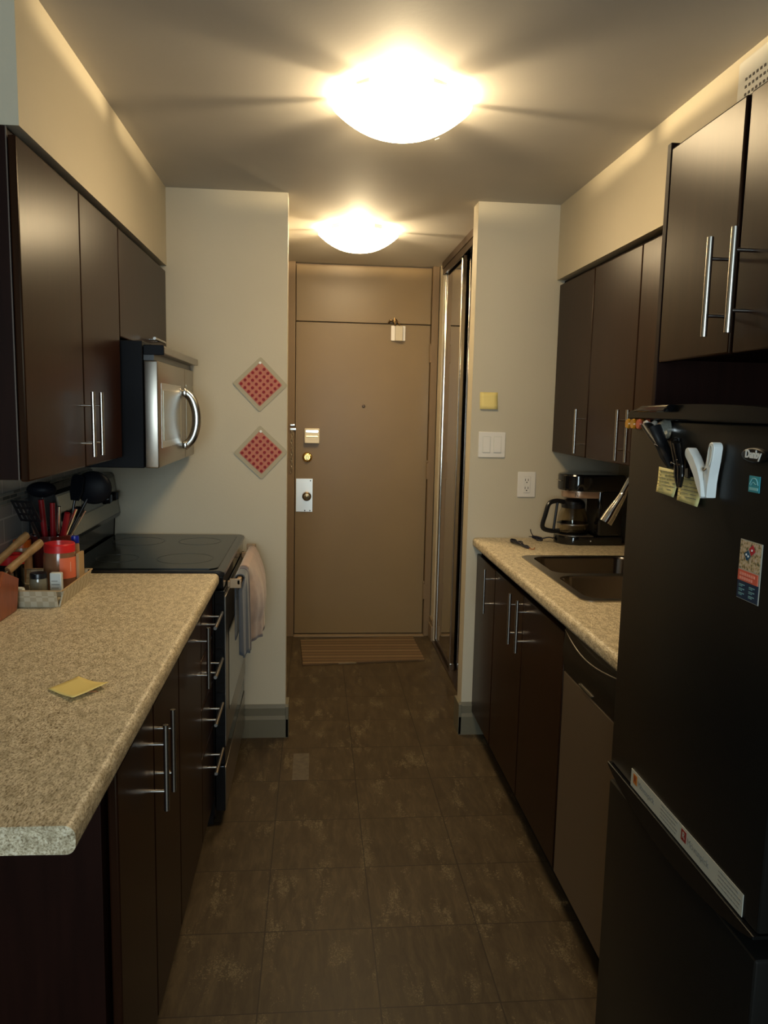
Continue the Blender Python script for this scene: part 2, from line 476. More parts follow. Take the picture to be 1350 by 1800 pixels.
def text(s, name, size, loc, mode, material, parent, extrude=0.0003, shear=0.0, align='CENTER', offset=0.0, rot=0):
    """mode 'R': on a face looking to -x; 'B': on a face looking to -y"""
    cu = bpy.data.curves.new(name, 'FONT'); cu.body = s; cu.size = size; cu.extrude = extrude
    cu.align_x = align; cu.align_y = 'CENTER'; cu.shear = shear; cu.offset = offset
    cu.materials.append(MATS[material])
    o = bpy.data.objects.new(name, cu); COL.objects.link(o)
    if mode == 'R': m = Matrix(((0, 0, -1), (-1, 0, 0), (0, 1, 0)))
    else: m = Matrix(((1, 0, 0), (0, 0, -1), (0, 1, 0)))
    m = m @ Matrix.Rotation(R(rot), 3, 'Z')
    o.rotation_euler = m.to_euler()
    if parent is not None:
        o.parent = parent; o.location = Vector(loc) - root_loc(parent)
    else: o.location = loc
    bpy.context.view_layer.update()
    me = bpy.data.meshes.new_from_object(o.evaluated_get(bpy.context.evaluated_depsgraph_get()))
    me.name = name
    n_ = bpy.data.objects.new(name + '_mesh', me); COL.objects.link(n_)
    n_.parent = o.parent; n_.location = o.location; n_.rotation_euler = o.rotation_euler
    bpy.data.objects.remove(o, do_unlink=True); n_.name = name
    return n_

# ================================================================== STRUCTURE
struct(MB().box(-3.0, 3.0, -2.5, 5.3, -0.05, 0).obj('floor', 'floor_tile'))
struct(MB().box(-3.0, 3.0, -2.5, 5.3, C, C + 0.05).obj('ceiling', 'ceiling_paint'))
struct(MB().box(XL - 0.1, XL, 1.0, YB + 0.1, 0, C).obj('wall_left', 'wall_paint'))
struct(MB().box(XR, XR + 0.1, 0.95, YB + 0.1, 0, C).obj('wall_right', 'wall_paint'))
struct(MB().box(-3.0, XL - 0.1, 1.0, 1.1, 0, C).obj('wall_left_front', 'wall_paint'))
struct(MB().box(XR + 0.1, 3.0, 0.95, 1.05, 0, C).obj('wall_right_front', 'wall_paint'))
struct(MB().box(-3.1, -3.0, -2.5, 1.1, 0, C).obj('wall_living_left', 'wall_paint'))
struct(MB().box(3.0, 3.1, -2.5, 1.1, 0, C).obj('wall_living_right', 'wall_paint'))
m = MB().box(-3.0, -1.15, -2.6, -2.5, 0, C).box(0.65, 3.0, -2.6, -2.5, 0, C).box(-1.15, 0.65, -2.6, -2.5, 0, 0.80).box(-1.15, 0.65, -2.6, -2.5, 2.10, C)
struct(m.obj('wall_window_side', 'wall_paint'))
m = MB().box(-1.15, -1.11, -2.58, -2.53, 0.80, 2.10).box(0.61, 0.65, -2.58, -2.53, 0.80, 2.10).box(-1.11, 0.61, -2.58, -2.53, 0.80, 0.84).box(-1.11, 0.61, -2.58, -2.53, 2.06, 2.10).box(-0.27, -0.23, -2.58, -2.53, 0.84, 2.06)
struct(m.obj('window_1', 'white_plastic'))
struct(MB().box(XL, -0.117, YB, YB + 0.1, 0, C).obj('wall_back_left', 'wall_paint'))
struct(MB().box(0.687, XR, YB, YB + 0.1, 0, C).obj('wall_back_right', 'wall_paint'))
struct(MB().box(-0.27, -0.17, YB + 0.1, YD, 0, C).obj('wall_hall_left', 'wall_paint'))
struct(MB().box(0.775, 0.875, 4.87, YD, 0, C).obj('wall_hall_right', 'wall_paint'))
struct(MB().box(-0.4, 1.5, YD + 0.03, YD + 0.13, 0, C).obj('wall_hall_end', 'frame_paint'))
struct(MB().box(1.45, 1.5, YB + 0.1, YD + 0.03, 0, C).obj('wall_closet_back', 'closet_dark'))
struct(MB().box(XL, -0.616, 1.786, YB, 2.05, C).obj('wall_soffit_left', 'wall_paint'))
struct(MB().box(1.043, XR, 0.95, YB, 2.05, C).obj('wall_soffit_right', 'wall_paint'))
# backsplash
struct(MB().box(XL, XL + 0.008, 1.1, YB, 0.918, 1.33).obj('wall_backsplash', 'backsplash_tile'))
struct(MB().box(XL + 0.008, XL + 0.013, 1.1, YB, 1.165, 1.203).obj('trim_1', 'accent_mosaic'))

def baseboard(name, x0, x1, y, material='base_paint', ends=()):
    prof = [(0, 0), (0.020, 0), (0.020, 0.085), (0.012, 0.10), (0.012, 0.135), (0.005, 0.15), (0, 0.15)]
    m = MB()
    m.prism([(y - a, b) for a, b in prof], 'X', x0, x1)
    return struct(m.obj(name, material, smooth=False))
baseboard('baseboard_left', -0.33, -0.105, YB)
baseboard('baseboard_right', 0.675, 0.80, YB)
m = MB().box(-0.117, -0.103, YB - 0.02, YB + 0.1, 0, 0.145, 0.002)
struct(m.obj('baseboard_hall_left', 'base_paint'))
m = MB().box(0.673, 0.687, YB - 0.02, YB + 0.1, 0, 0.145, 0.002)
struct(m.obj('baseboard_hall_right', 'base_paint'))
m = MB().box(0.760, 0.775, 4.87, YD - 0.01, 0, 0.10, 0.003).box(0.765, 0.775, 4.87, YD - 0.01, 0.10, 0.14, 0.003)
struct(m.obj('baseboard_closet', 'base_brown'))

# ---- entrance door
tag(struct(MB().box(-0.17, -0.121, YD - 0.045, YD + 0.03, 0, C, 0.003)
       .box(0.728, 0.770, YD - 0.045, YD + 0.03, 0, C, 0.003).obj('trim_2', 'frame_paint')))
struct(MB().box(-0.118, 0.726, YD - 0.008, YD + 0.03, 2.012, 2.352, 0.002).obj('trim_3', 'door_paint'))
struct(MB().box(-0.12, 0.73, YD - 0.06, YD + 0.03, 0, 0.006, 0.002).obj('trim_4', 'base_brown'))
door = MB().box(-0.118, 0.725, YD - 0.010, YD + 0.030, 0.012, 2.006, 0.002).obj('door_1', 'door_paint')
struct(door)
yf = YD - 0.010
MB().box(-0.112, -0.006, yf - 0.003, yf, 0.815, 1.028, 0.001).obj('lock_plate', 'lock_steel', door)
kn = MB().lathe((-0.043, yf - 0.003, 0.918), [(0.0, -0.062), (0.020, -0.060), (0.028, -0.048), (0.029, -0.036), (0.020, -0.024), (0.011, -0.018), (0.011, -0.006), (0.026, -0.004), (0.026, 0.0)], axis='Y', seg=28)
kn.obj('door_knob', 'aged_bronze', door, angle=50)
m = MB()
for sx_, sz_ in ((-0.020, 1.015), (-0.055, 0.823), (-0.022, 0.823)):
    m.cyl((sx_, yf - 0.003, sz_), (sx_, yf - 0.0055, sz_), 0.004, seg=10)
m.obj('plate_screw', 'slot_dark', door)
db = MB().lathe((-0.042, yf, 1.165), [(0.0, -0.010), (0.018, -0.010), (0.020, -0.014), (0.026, -0.012), (0.032, -0.003), (0.032, 0.0)], axis='Y', seg=28).obj('deadbolt', 'brass', door, angle=40)
MB().box(-0.050, -0.034, yf - 0.03, yf - 0.008, 1.152, 1.178, 0.003).obj('thumb_turn', 'brass', db)
MB().lathe((0.311, yf, 1.494), [(0.0, -0.002), (0.005, -0.002), (0.006, -0.005), (0.010, -0.004), (0.011, 0)], axis='Y', seg=20).obj('peephole', 'bronze_track', door)
for hz in (1.83, 1.09, 0.30):
    MB().cyl((0.728, yf - 0.010, hz - 0.055), (0.728, yf - 0.010, hz + 0.055), 0.008, seg=12).cyl((0.728, yf - 0.010, hz + 0.055), (0.728, yf - 0.010, hz + 0.068), 0.0085, 0.003, seg=12) \
        .box(0.722, 0.748, yf - 0.037, yf - 0.0365, hz - 0.05, hz + 0.05).obj('hinge', 'frame_paint', door)
# door chain on the frame
ch = thing('door_chain', (-0.140, yf - 0.037, 1.06), 'small steel security chain hanging down the left door frame', 'door chain')
MB().box(-0.150, -0.112, yf - 0.048, yf - 0.034, 1.335, 1.350, 0.002).box(-0.150, -0.120, yf - 0.048, yf - 0.034, 1.362, 1.374, 0.002).obj('chain_bracket', 'stainless_bright', ch)
m = MB()
for k in range(14):
    z = 1.326 - k * 0.019
    cx = -0.139 + 0.003 * math.sin(k * 1.3)
    pts = []
    for j in range(8):
        a = 2 * math.pi * j / 8
        if k % 2: pts.append((cx + 0.006 * math.cos(a), yf - 0.043, z + 0.012 * math.sin(a)))
        else: pts.append((cx, yf - 0.043 + 0.005 * math.cos(a), z + 0.012 * math.sin(a)))
    m.tube(pts, 0.0018, seg=6, closed=True, sub=2)
m.obj('chain', 'chrome', ch)

# door chime box
t = thing('door_chime', (-0.013, yf, 1.25), 'cream square chime box on the entrance door above brass deadbolt', 'door chime')
MB().box(-0.060, 0.034, yf - 0.028, yf, 1.254, 1.348, 0.005).obj('housing', 'cream_plastic', t)
MB().box(-0.052, 0.026, yf - 0.030, yf - 0.026, 1.322, 1.338, 0.002).obj('name_plate', 'chrome', t)
MB().box(-0.052, 0.026, yf - 0.030, yf - 0.026, 1.294, 1.304, 0.002).obj('brass_strip', 'brass', t)
# lock box hanging on hook
t = thing('bell_box', (0.515, yf, 1.90), 'small white bell box hung by a metal hook at top of entrance door', 'door bell')
MB().box(0.475, 0.565, yf - 0.014, yf, 1.905, 1.998, 0.003).obj('backplate', 'white_plastic', t)
MB().box(0.499, 0.547, yf - 0.040, yf - 0.013, 1.902, 1.996, 0.006).obj('housing', 'bell_cream', t)
MB().tube([(0.458, yf - 0.012, 2.012), (0.470, yf - 0.022, 2.030), (0.490, yf - 0.020, 2.020), (0.500, yf - 0.016, 2.035), (0.515, yf - 0.016, 2.018), (0.530, yf - 0.010, 2.004)], 0.006, seg=8) \
    .tube([(0.492, yf - 0.02, 2.045), (0.495, yf - 0.02, 2.02), (0.500, yf - 0.016, 1.996)], 0.005, seg=8).obj('hook', 'aged_bronze', t)

# ---- closet with sliding mirror doors
struct(MB().box(0.762, 0.87, YB + 0.1, 4.87, 2.325, C).box(0.768, 0.773, YB + 0.1, 4.87, 2.29, 2.33).obj('trim_5', 'bronze_track'))
struct(MB().box(0.765, 0.86, YB + 0.1, 4.87, 0, 0.008, 0.002).obj('trim_6', 'bronze_track'))
def mirror_door(n, x, y0, y1):
    d = MB().box(x + 0.005, x + 0.017, y0 + 0.01, y1 - 0.01, 0.03, 2.32).obj('door_%d' % n, 'mirror'); struct(d)
    for (a, b_) in ((y0, y0 + 0.032), (y1 - 0.032, y1)):
        mm = MB().box(x, x + 0.022, a, b_, 0.02, 2.325, 0.003)
        mm.cyl((x + 0.002, (a + b_) / 2, 0.02), (x + 0.002, (a + b_) / 2, 2.325), 0.007, seg=12)
        mm.obj('stile', 'stile_metal', d)
    MB().box(x, x + 0.022, y0, y1, 0.012, 0.035, 0.002).box(x, x + 0.022, y0, y1, 2.30, 2.325, 0.002).obj('rail', 'bronze_track', d)
    MB().box(x - 0.002, x + 0.025, y0 - 0.002, y0 + 0.03, 0.008, 0.05, 0.003).obj('roller_guard', 'stainless_bright', d)
mirror_door(2, 0.783, 4.285, 4.865)
mirror_door(3, 0.826, 4.285, 4.865)

# ================================================================== CEILING LAMPS
def ceiling_lamp(cx, cy, label):
    t = thing('ceiling_lamp', (cx, cy, 2.25), label, 'ceiling lamp', 'domed ceiling lamps')
    MB().lathe((cx, cy, 0), [(0.075, C), (0.075, C - 0.006), (0.060, C - 0.012), (0.0, C - 0.012)], seg=40).obj('mounting_pan', 'lamp_pan', t)
    prof = []
    Rr, zt, zb = 0.198, C - 0.031, 2.252
    for k in range(15):
        a = k / 14
        q = 1 - a; prof.append((Rr * q, zb + (zt - zb) * q ** 2.3))
    gb = MB().lathe((cx, cy, 0), prof, seg=64).obj('glass_bowl', 'bowl_glass', t, angle=60)
    MB().lathe((cx, cy, 0), [(r_ - 0.004 if r_ > 0.01 else 0.0, z_ + (0.004 if k_ > 2 else 0.0)) for k_, (r_, z_) in enumerate(prof)], seg=64).obj('glow_liner', 'liner_dark', gb, angle=60)  # unseen dark liner, added to keep the bowl's glow off the ceiling
    for ang, w in ((50, 0.020), (127, 0.020), (-54, 0.020), (-140, 0.020), (9, 0.008), (167, 0.008)):  # clips moved inward and widened for shadow rays; thin pair added for faint ones
        a = R(ang); M_ = Matrix.Translation((cx, cy, 0)) @ Matrix.Rotation(a, 4, 'Z')
        MB().box(0.150, 0.154, -w * 1.25, w * 1.25, C - 0.052, C - 0.0005, 0.001, M=M_).box(0.06, 0.124, -0.004, 0.004, C - 0.006, C - 0.001, M=M_).obj('shadow_clip', 'lamp_clip', t)
    for dx in (-0.014, 0.014):
        MB().ball((cx + dx * 5, cy, C - 0.060), 0.020, seg=16).obj('bulb', 'bulb_glass', t)
        ld = bpy.data.lights.new('bulb_light', 'POINT'); ld.energy = BULB_POWER; ld.color = LAMP_COL; ld.shadow_soft_size = 0.012
        lo = bpy.data.objects.new('bulb_light', ld); COL.objects.link(lo); lo.parent = t
        lo.location = Vector((cx + dx, cy, C - 0.0285)) - Vector(t.location)
    return t
mat('bulb_glass', (0.9, 0.88, 0.8), 0.3, emit=LAMP_COL, estr=3.0)
mat('liner_dark', (0.25, 0.24, 0.21), 0.5)  # for the added liner that blocks the bowl's upward glow
l1 = ceiling_lamp(0.24, 2.36, 'larger-looking glowing glass dome lamp on the kitchen ceiling, nearest the camera')
MB().tube([(0.352, 2.462, 2.284), (0.366, 2.474, 2.293)], 0.0012, seg=6).obj('wire_mark', 'ink_grey', l1)
l2 = ceiling_lamp(0.21, 4.06, 'glowing glass dome lamp on the hallway ceiling near the entrance door')

# ================================================================== CABINETS
def pull_v(parent, x, y, zc, sgn, L=0.172, so=0.050, reach=0.034, r=0.0058):
    """vertical bar pull; face of door at x, sgn: +1 sticks out to +x"""
    m = MB().cyl((x + sgn * reach, y, zc - L / 2), (x + sgn * reach, y, zc + L / 2), r, seg=14)
    for dz in (-so, so): m.cyl((x, y, zc + dz), (x + sgn * reach, y, zc + dz), 0.0035, seg=10)
    return m.obj('handle', 'brushed_steel', parent, angle=50)
def pull_h(parent, x, yc, z, sgn, L=0.19, so=0.048, reach=0.034, r=0.0055):
    m = MB().cyl((x + sgn * reach, yc - L / 2, z), (x + sgn * reach, yc + L / 2, z), r, seg=14)
    for dy in (-so, so): m.cyl((x, yc + dy, z), (x + sgn * reach, yc + dy, z), 0.0035, seg=10)
    return m.obj('handle', 'brushed_steel', parent, angle=50)
def cdoor(parent, x0, x1, y0, y1, z0, z1, name='door'):
    return MB().box(x0, x1, y0, y1, z0, z1, 0.004, 2).obj(name, 'espresso', parent)

# left wall cabinets
FL = -0.62
t = thing('wall_cabinet', (-0.78, 2.2, 1.31), 'dark brown two-door wall cabinet nearest the camera, above the left counter', 'wall cabinet', 'dark wall cabinets')
MB().box(XL + 0.014, FL - 0.021, 1.776, 2.628, 1.312, 2.046, 0.001).obj('body', 'espresso_side', t)
MB().box(FL - 0.0215, FL - 0.0185, 1.7765, 1.779, 1.312, 2.046).obj('edge_strip', 'edge_band', t)
d = cdoor(t, FL - 0.018, FL, 1.778, 2.212, 1.308, 2.030); pull_v(d, FL, 2.175, 1.425, 1)
d = cdoor(t, FL - 0.018, FL, 2.217, 2.628, 1.308, 2.030); pull_v(d, FL, 2.258, 1.425, 1)
t = thing('wall_cabinet', (-0.78, 3.03, 1.69), 'short dark brown wall cabinet directly above the microwave', 'wall cabinet', 'dark wall cabinets')
MB().box(XL + 0.014, FL - 0.021, 2.632, 3.436, 1.69, 2.046, 0.001).obj('body', 'espresso_side', t)
d = cdoor(t, FL - 0.018, FL, 2.634, 3.436, 1.692, 2.030)
pull_h(d, FL, 3.13, 1.722, 1, L=0.20, reach=0.030)
# right wall cabinets
FR = 1.055
def rcab(y0, y1, doors, label):
    t = thing('wall_cabinet', (1.22, (y0 + y1) / 2, 1.31), label, 'wall cabinet', 'dark wall cabinets')
    MB().box(FR + 0.021, XR - 0.001, y0, y1, 1.312, 2.046, 0.001).obj('body', 'espresso_side', t)
    for a, b_, hy in doors:
        d = cdoor(t, FR, FR + 0.018, a, b_, 1.308, 2.030)
        pull_v(d, FR, hy, 1.410, -1)
rcab(3.000, 3.437, [(3.002, 3.435, 3.035)], 'dark single-door wall cabinet in the far right corner above the coffee maker')
rcab(2.115, 2.997, [(2.560, 2.995, 2.605), (2.117, 2.555, 2.518)], 'dark two-door wall cabinet above the sink, beside the refrigerator panel')
# tall panel and cabinet over fridge
FF = 0.737
MBp = MB().box(FF, XR - 0.001, 1.672, 1.690, 0.0, 2.047, 0.0015)
tag(MBp.obj('side_panel', 'espresso_side'), 'tall dark wooden side panel between refrigerator and dishwasher', 'cabinet panel')
t = thing('wall_cabinet', (1.05, 1.37, 1.60), 'deep dark wall cabinet over the refrigerator with two large steel handles', 'wall cabinet', 'dark wall cabinets')
MB().box(FF + 0.021, XR - 0.001, 1.065, 1.669, 1.600, 2.046, 0.001).obj('body', 'espresso_side', t)
d = cdoor(t, FF, FF + 0.018, 1.378, 1.668, 1.594, 2.034); pull_v(d, FF, 1.405, 1.713, -1, L=0.175)
d = cdoor(t, FF, FF + 0.018, 1.082, 1.366, 1.594, 2.034); pull_v(d, FF, 1.322, 1.713, -1, L=0.175)

# left base cabinets
BL = -0.338
def lbase(y0, y1, label, near=False):
    t = thing('base_cabinet', (-0.65, (y0 + y1) / 2, 0), label, 'base cabinet', 'dark base cabinets')
    MB().box(XL + 0.001, BL - 0.021, y0, y1, 0.10, 0.876, 0.001).obj('body', 'espresso_side', t)
    MB().box(XL + 0.001, BL - 0.075, y0, y1, 0.0, 0.10).obj('toe_kick', 'cab_dark', t)
    return t
t = lbase(1.310, 1.972, 'dark two-door base cabinet at the camera end of the left counter')
d = cdoor(t, BL - 0.018, BL, 1.342, 1.652, 0.105, 0.845); pull_v(d, BL, 1.612, 0.722, 1, L=0.190, so=0.052)
d = cdoor(t, BL - 0.018, BL, 1.657, 1.970, 0.105, 0.845); pull_v(d, BL, 1.697, 0.722, 1, L=0.190, so=0.052)
t = lbase(1.974, 2.372, 'dark single-door base cabinet in the middle of the left counter')
d = cdoor(t, BL - 0.018, BL, 1.975, 2.370, 0.105, 0.845); pull_v(d, BL, 2.285, 0.742, 1, L=0.185, so=0.052)
t = lbase(2.374, 2.652, 'dark stack of four drawers beside the stove')
for z0, z1, hz in ((0.706, 0.845, 0.787), (0.548, 0.701, 0.627), (0.388, 0.543, 0.468), (0.105, 0.383, 0.305)):
    d = cdoor(t, BL - 0.018, BL, 2.375, 2.650, z0, z1, 'drawer'); pull_h(d, BL, 2.538, hz, 1)
# right base cabinets
BR = 0.735
def rbase(y0, y1, doors, label):
    t = thing('base_cabinet', (1.05, (y0 + y1) / 2, 0), label, 'base cabinet', 'dark base cabinets')
    MB().box(BR + 0.021, XR - 0.001, y0, y1, 0.10, 0.70 if y0 < 3.0 else 0.876, 0.001).box(BR + 0.021, BR + 0.04, y0, y1, 0.70, 0.876).obj('body', 'espresso_side', t)
    MB().box(BR + 0.075, XR - 0.001, y0, y1, 0.0, 0.10).obj('toe_kick', 'cab_dark', t)
    for a, b_, hy in doors:
        d = cdoor(t, BR, BR + 0.018, a, b_, 0.105, 0.845); pull_v(d, BR, hy, 0.747, -1, L=0.185, so=0.052)
rbase(3.070, 3.438, [(3.072, 3.436, 3.118)], 'dark single-door base cabinet at the far end of the right counter')
rbase(2.180, 3.067, [(2.637, 3.065, 2.695), (2.183, 2.632, 2.590)], 'dark two-door base cabinet under the sink')

# ================================================================== COUNTERTOPS
def front_profile(xf, xb, sgn):
    """rounded postform edge; xf front, xb back; returns polygon (x,z)"""
    z0, z1 = 0.880, 0.918
    pts = [(xb, z0), (xb, z1)]
    r = 0.016
    for k in range(7):
        a = math.pi / 2 * (1 - k / 6)
        pts.append((xf - sgn * r + sgn * r * math.cos(a), z1 - r + r * math.sin(a)))
    for k in range(7):
        a = -math.pi / 2 * (k / 6)
        pts.append((xf - sgn * 0.014 + sgn * 0.014 * math.cos(a), z0 - 0.004 + 0.014 + 0.014 * math.sin(a)))
    pts.append((xf - sgn * 0.06, z0 - 0.003))
    return pts
tag(MB().prism(front_profile(-0.316, XL + 0.0085, 1), 'Y', 1.030, 2.652).obj('countertop', 'laminate', origin=(-0.63, 1.84, 0.88)),
    'speckled beige laminate countertop on the left with a sticky note on it', 'countertop')
m = MB().prism(front_profile(0.713, 0.832, -1), 'Y', 1.693, 3.4385)
m.box(0.832, XR - 0.001, 2.985, 3.4385, 0.880, 0.918)
m.box(0.832, XR - 0.001, 1.693, 2.270, 0.880, 0.918)
m.box(1.245, XR - 0.001, 2.270, 2.985, 0.880, 0.918)
tag(m.obj('countertop', 'laminate', origin=(1.04, 2.56, 0.88)), 'speckled beige laminate countertop on the right holding the sink', 'countertop')

# ================================================================== SINK, FAUCET
def rrect(x0, x1, y0, y1, r, n=6):
    out = []
    for cx, cy, a0 in ((x1 - r, y1 - r, 0), (x0 + r, y1 - r, 90), (x0 + r, y0 + r, 180), (x1 - r, y0 + r, 270)):
        for k in range(n + 1):
            a = R(a0 + 90 * k / n)
            out.append((cx + r * math.cos(a), cy + r * math.sin(a)))
    return out
t = thing('sink', (1.04, 2.62, 0.75), 'stainless steel double-bowl sink set in the right countertop', 'sink')
m = MB()
def bowl(bm_, x0, x1, y0, y1, depth):
    rings = []
    for (ins, z, r) in ((0, 0.921, 0.055), (0.004, 0.912, 0.055), (0.010, 0.918 - depth * 0.85, 0.05), (0.03, 0.918 - depth, 0.04)):
        rings.append([bm_.verts.new((x, y, z)) for x, y in rrect(x0 + ins, x1 - ins, y0 + ins, y1 - ins, r)])
    for a, b_ in zip(rings, rings[1:]):
        n = len(a)
        for k in range(n): bm_.faces.new((a[k], a[(k + 1) % n], b_[(k + 1) % n], b_[k]))
    bm_.faces.new(rings[-1])
    return rings[0]
b1 = bowl(m.bm, 0.848, 1.235, 2.655, 2.970, 0.17)
b2 = bowl(m.bm, 0.838, 1.235, 2.285, 2.615, 0.17)
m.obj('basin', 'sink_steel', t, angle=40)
# rim plate built around the two bowls
def edges_from(bm_, loop):
    vs = [bm_.verts.new((x, y, 0.9215)) for x, y in loop]
    return [bm_.edges.new((vs[k], vs[(k + 1) % len(vs)])) for k in range(len(vs))]
m = MB()
ee = edges_from(m.bm, rrect(0.812, 1.262, 2.255, 3.000, 0.04)) + edges_from(m.bm, rrect(0.848, 1.235, 2.655, 2.970, 0.055)) + edges_from(m.bm, rrect(0.838, 1.235, 2.285, 2.615, 0.055))
bmesh.ops.triangle_fill(m.bm, edges=ee, use_beauty=True)
r_ = bmesh.ops.extrude_face_region(m.bm, geom=m.bm.faces[:])
for v in [g for g in r_['geom'] if isinstance(g, bmesh.types.BMVert)]: v.co.z -= 0.0030
m.obj('rim', 'stainless', t, smooth=False)
for yy in (2.81, 2.45):
    MB().lathe((1.04, yy, 0.749), [(0.0, 0.001), (0.02, 0.001), (0.03, 0.004), (0.038, 0.003), (0.038, 0)], seg=24).obj('drain', 'chrome', t)

t = thing('faucet', (1.31, 2.68, 0.918), 'chrome pull-down faucet curving over the sink beside the coffee maker', 'faucet')
MB().lathe((1.31, 2.68, 0.918), [(0.028, 0), (0.028, 0.01), (0.018, 0.03), (0.016, 0.12), (0.013, 0.125)], seg=24).obj('base', 'chrome', t)
MB().tube([(1.31, 2.68, 1.03), (1.312, 2.68, 1.16), (1.295, 2.68, 1.27), (1.24, 2.68, 1.335), (1.175, 2.68, 1.325), (1.125, 2.68, 1.275), (1.085, 2.68, 1.200)], 0.011, seg=14).obj('spout', 'chrome', t)
MB().tube([(1.090, 2.68, 1.205), (1.074, 2.68, 1.175), (1.050, 2.68, 1.135), (1.030, 2.68, 1.100)], [0.012, 0.016, 0.021, 0.023], seg=18).obj('spray_head', 'chrome', t)
MB().tube([(1.325, 2.665, 1.00), (1.335, 2.62, 1.02), (1.335, 2.56, 1.06)], [0.009, 0.007, 0.006], seg=10).obj('lever', 'chrome', t)

# ================================================================== COFFEE MAKER
t = thing('coffee_maker', (1.18, 3.33, 0.918), 'black drip coffee maker with glass carafe in the far right corner', 'coffee maker')
def oval(x0, x1, y0, y1, n=14):
    """left end round, right end square"""
    r = (y1 - y0) / 2; cy = (y0 + y1) / 2
    out = [(x1, y0), (x1, y1)]
    for k in range(n + 1):
        a = R(90 + 180 * k / n); out.append((x0 + r + r * math.cos(a), cy + r * math.sin(a)))
    return out
MB().prism(oval(1.052, 1.325, 3.245, 3.415), 'Z', 0.918, 0.955, 0.005).obj('base', 'black_gloss', t)
MB().prism(oval(1.058, 1.20, 3.252, 3.408), 'Z', 0.955, 0.958).obj('rim_plate', 'stainless', t)
MB().lathe((1.135, 3.33, 0.958), [(0.062, 0), (0.062, 0.003), (0.05, 0.004), (0, 0.004)], seg=32).obj('warming_plate', 'black_satin', t)
MB().box(1.215, 1.325, 3.25, 3.41, 0.955, 1.212, 0.012).obj('tank', 'black_gloss', t)
MB().prism(oval(1.060, 1.325, 3.243, 3.417), 'Z', 1.150, 1.222, 0.008).obj('brew_head', 'black_gloss', t)
MB().prism(oval(1.072, 1.30, 3.25, 3.41), 'Z', 1.148, 1.1515, 0.0).prism([(1.0585, 3.30), (1.0585, 3.36), (1.062, 3.36), (1.062, 3.30)], 'Z', 1.190, 1.193).obj('trim_line', 'brushed_steel', t)
MB().prism(oval(1.078, 1.30, 3.256, 3.404), 'Z', 1.120, 1.149, 0.002).obj('filter_band', 'copper_band', t)
text('N', 'band_logo', 0.022, (1.118, 3.2545, 1.134), 'B', 'ink', t)
car = MB().lathe((1.130, 3.33, 0.962), [(0.0, 0), (0.055, 0), (0.064, 0.012), (0.067, 0.045), (0.060, 0.085), (0.048, 0.115), (0.046, 0.130),
                                        (0.0445, 0.130), (0.0465, 0.114), (0.058, 0.085), (0.0655, 0.045), (0.0625, 0.013), (0.054, 0.002), (0.0, 0.002)], seg=40).obj('carafe', 'glass_dark', t, angle=60)
MB().lathe((1.130, 3.33, 1.090), [(0.0, 0.022), (0.03, 0.020), (0.047, 0.010), (0.049, 0.0), (0.0, 0.0)], seg=32).obj('lid', 'black_plastic', car)
MB().lathe((1.130, 3.33, 1.072), [(0.051, 0), (0.052, 0.018), (0.050, 0.018), (0.049, 0)], seg=32).obj('collar', 'black_plastic', car)
MB().lathe((1.130, 3.33, 1.000), [(0.0685, 0), (0.0685, 0.006), (0.0675, 0.006), (0.0675, 0)], seg=32).obj('band', 'stainless', car)
MB().tube([(1.085, 3.318, 1.098), (1.045, 3.305, 1.103), (1.012, 3.295, 1.092), (0.996, 3.29, 1.045), (0.985, 3.288, 0.992), (1.020, 3.297, 0.974), (1.066, 3.31, 0.972)], 0.0085, seg=10, flat=1.2).obj('handle', 'black_plastic', car)
MB().tube([(1.052, 3.306, 1.10), (1.045, 3.303, 1.04), (1.038, 3.301, 0.976)], 0.006, seg=8).obj('handle_strap', 'black_plastic', car)
MB().ball((1.1862, 3.2448, 0.937), 0.003, seg=10).obj('power_light', 'white_plastic', t)
MB().tube([(1.07, 3.38, 0.926), (1.045, 3.385, 0.930), (1.02, 3.392, 0.924), (1.00, 3.396, 0.923)], 0.0028, seg=8) \
    .tube([(1.015, 3.392, 0.924), (0.992, 3.395, 0.926), (0.972, 3.39, 0.932)], [0.005, 0.009, 0.006], seg=10) \
    .box(0.955, 0.972, 3.386, 3.388, 0.931, 0.934).tube([(0.975, 3.39, 0.934), (0.965, 3.391, 0.952), (0.962, 3.39, 0.965)], 0.002, seg=6) \
    .tube([(0.995, 3.39, 0.924), (0.985, 3.36, 0.923), (1.000, 3.35, 0.922), (1.012, 3.372, 0.923)], 0.004, seg=8).obj('power_cord', 'cord_dark', t)
# bundle of cord
m = MB()
for k in range(9):
    a = k * 0.7
    m.tube([(0.868 + 0.006 * math.sin(a * 3), 3.35, 0.922 + 0.002 * (k % 4)), (0.862 + 0.012 * math.sin(a), 3.30, 0.924 + 0.003 * (k % 4)),
            (0.874 + 0.014 * math.cos(a * 2), 3.24, 0.923 + 0.003 * (k % 5)), (0.886 + 0.012 * math.sin(a * 1.7), 3.19, 0.922 + 0.002 * (k % 3)), (0.893 + 0.005 * math.cos(a), 3.155, 0.922)], 0.0022, seg=6, sub=4)
t = m.obj('cord_bundle', 'cord_dark', angle=60); tag(t, 'small dark bundle of tied cord on the right countertop before the coffee maker', 'cord')
MB().tube([(0.893, 3.155, 0.921), (0.905, 3.135, 0.921), (0.915, 3.150, 0.925)], 0.0022, seg=6).obj('cord_end', 'cord_tie', t)

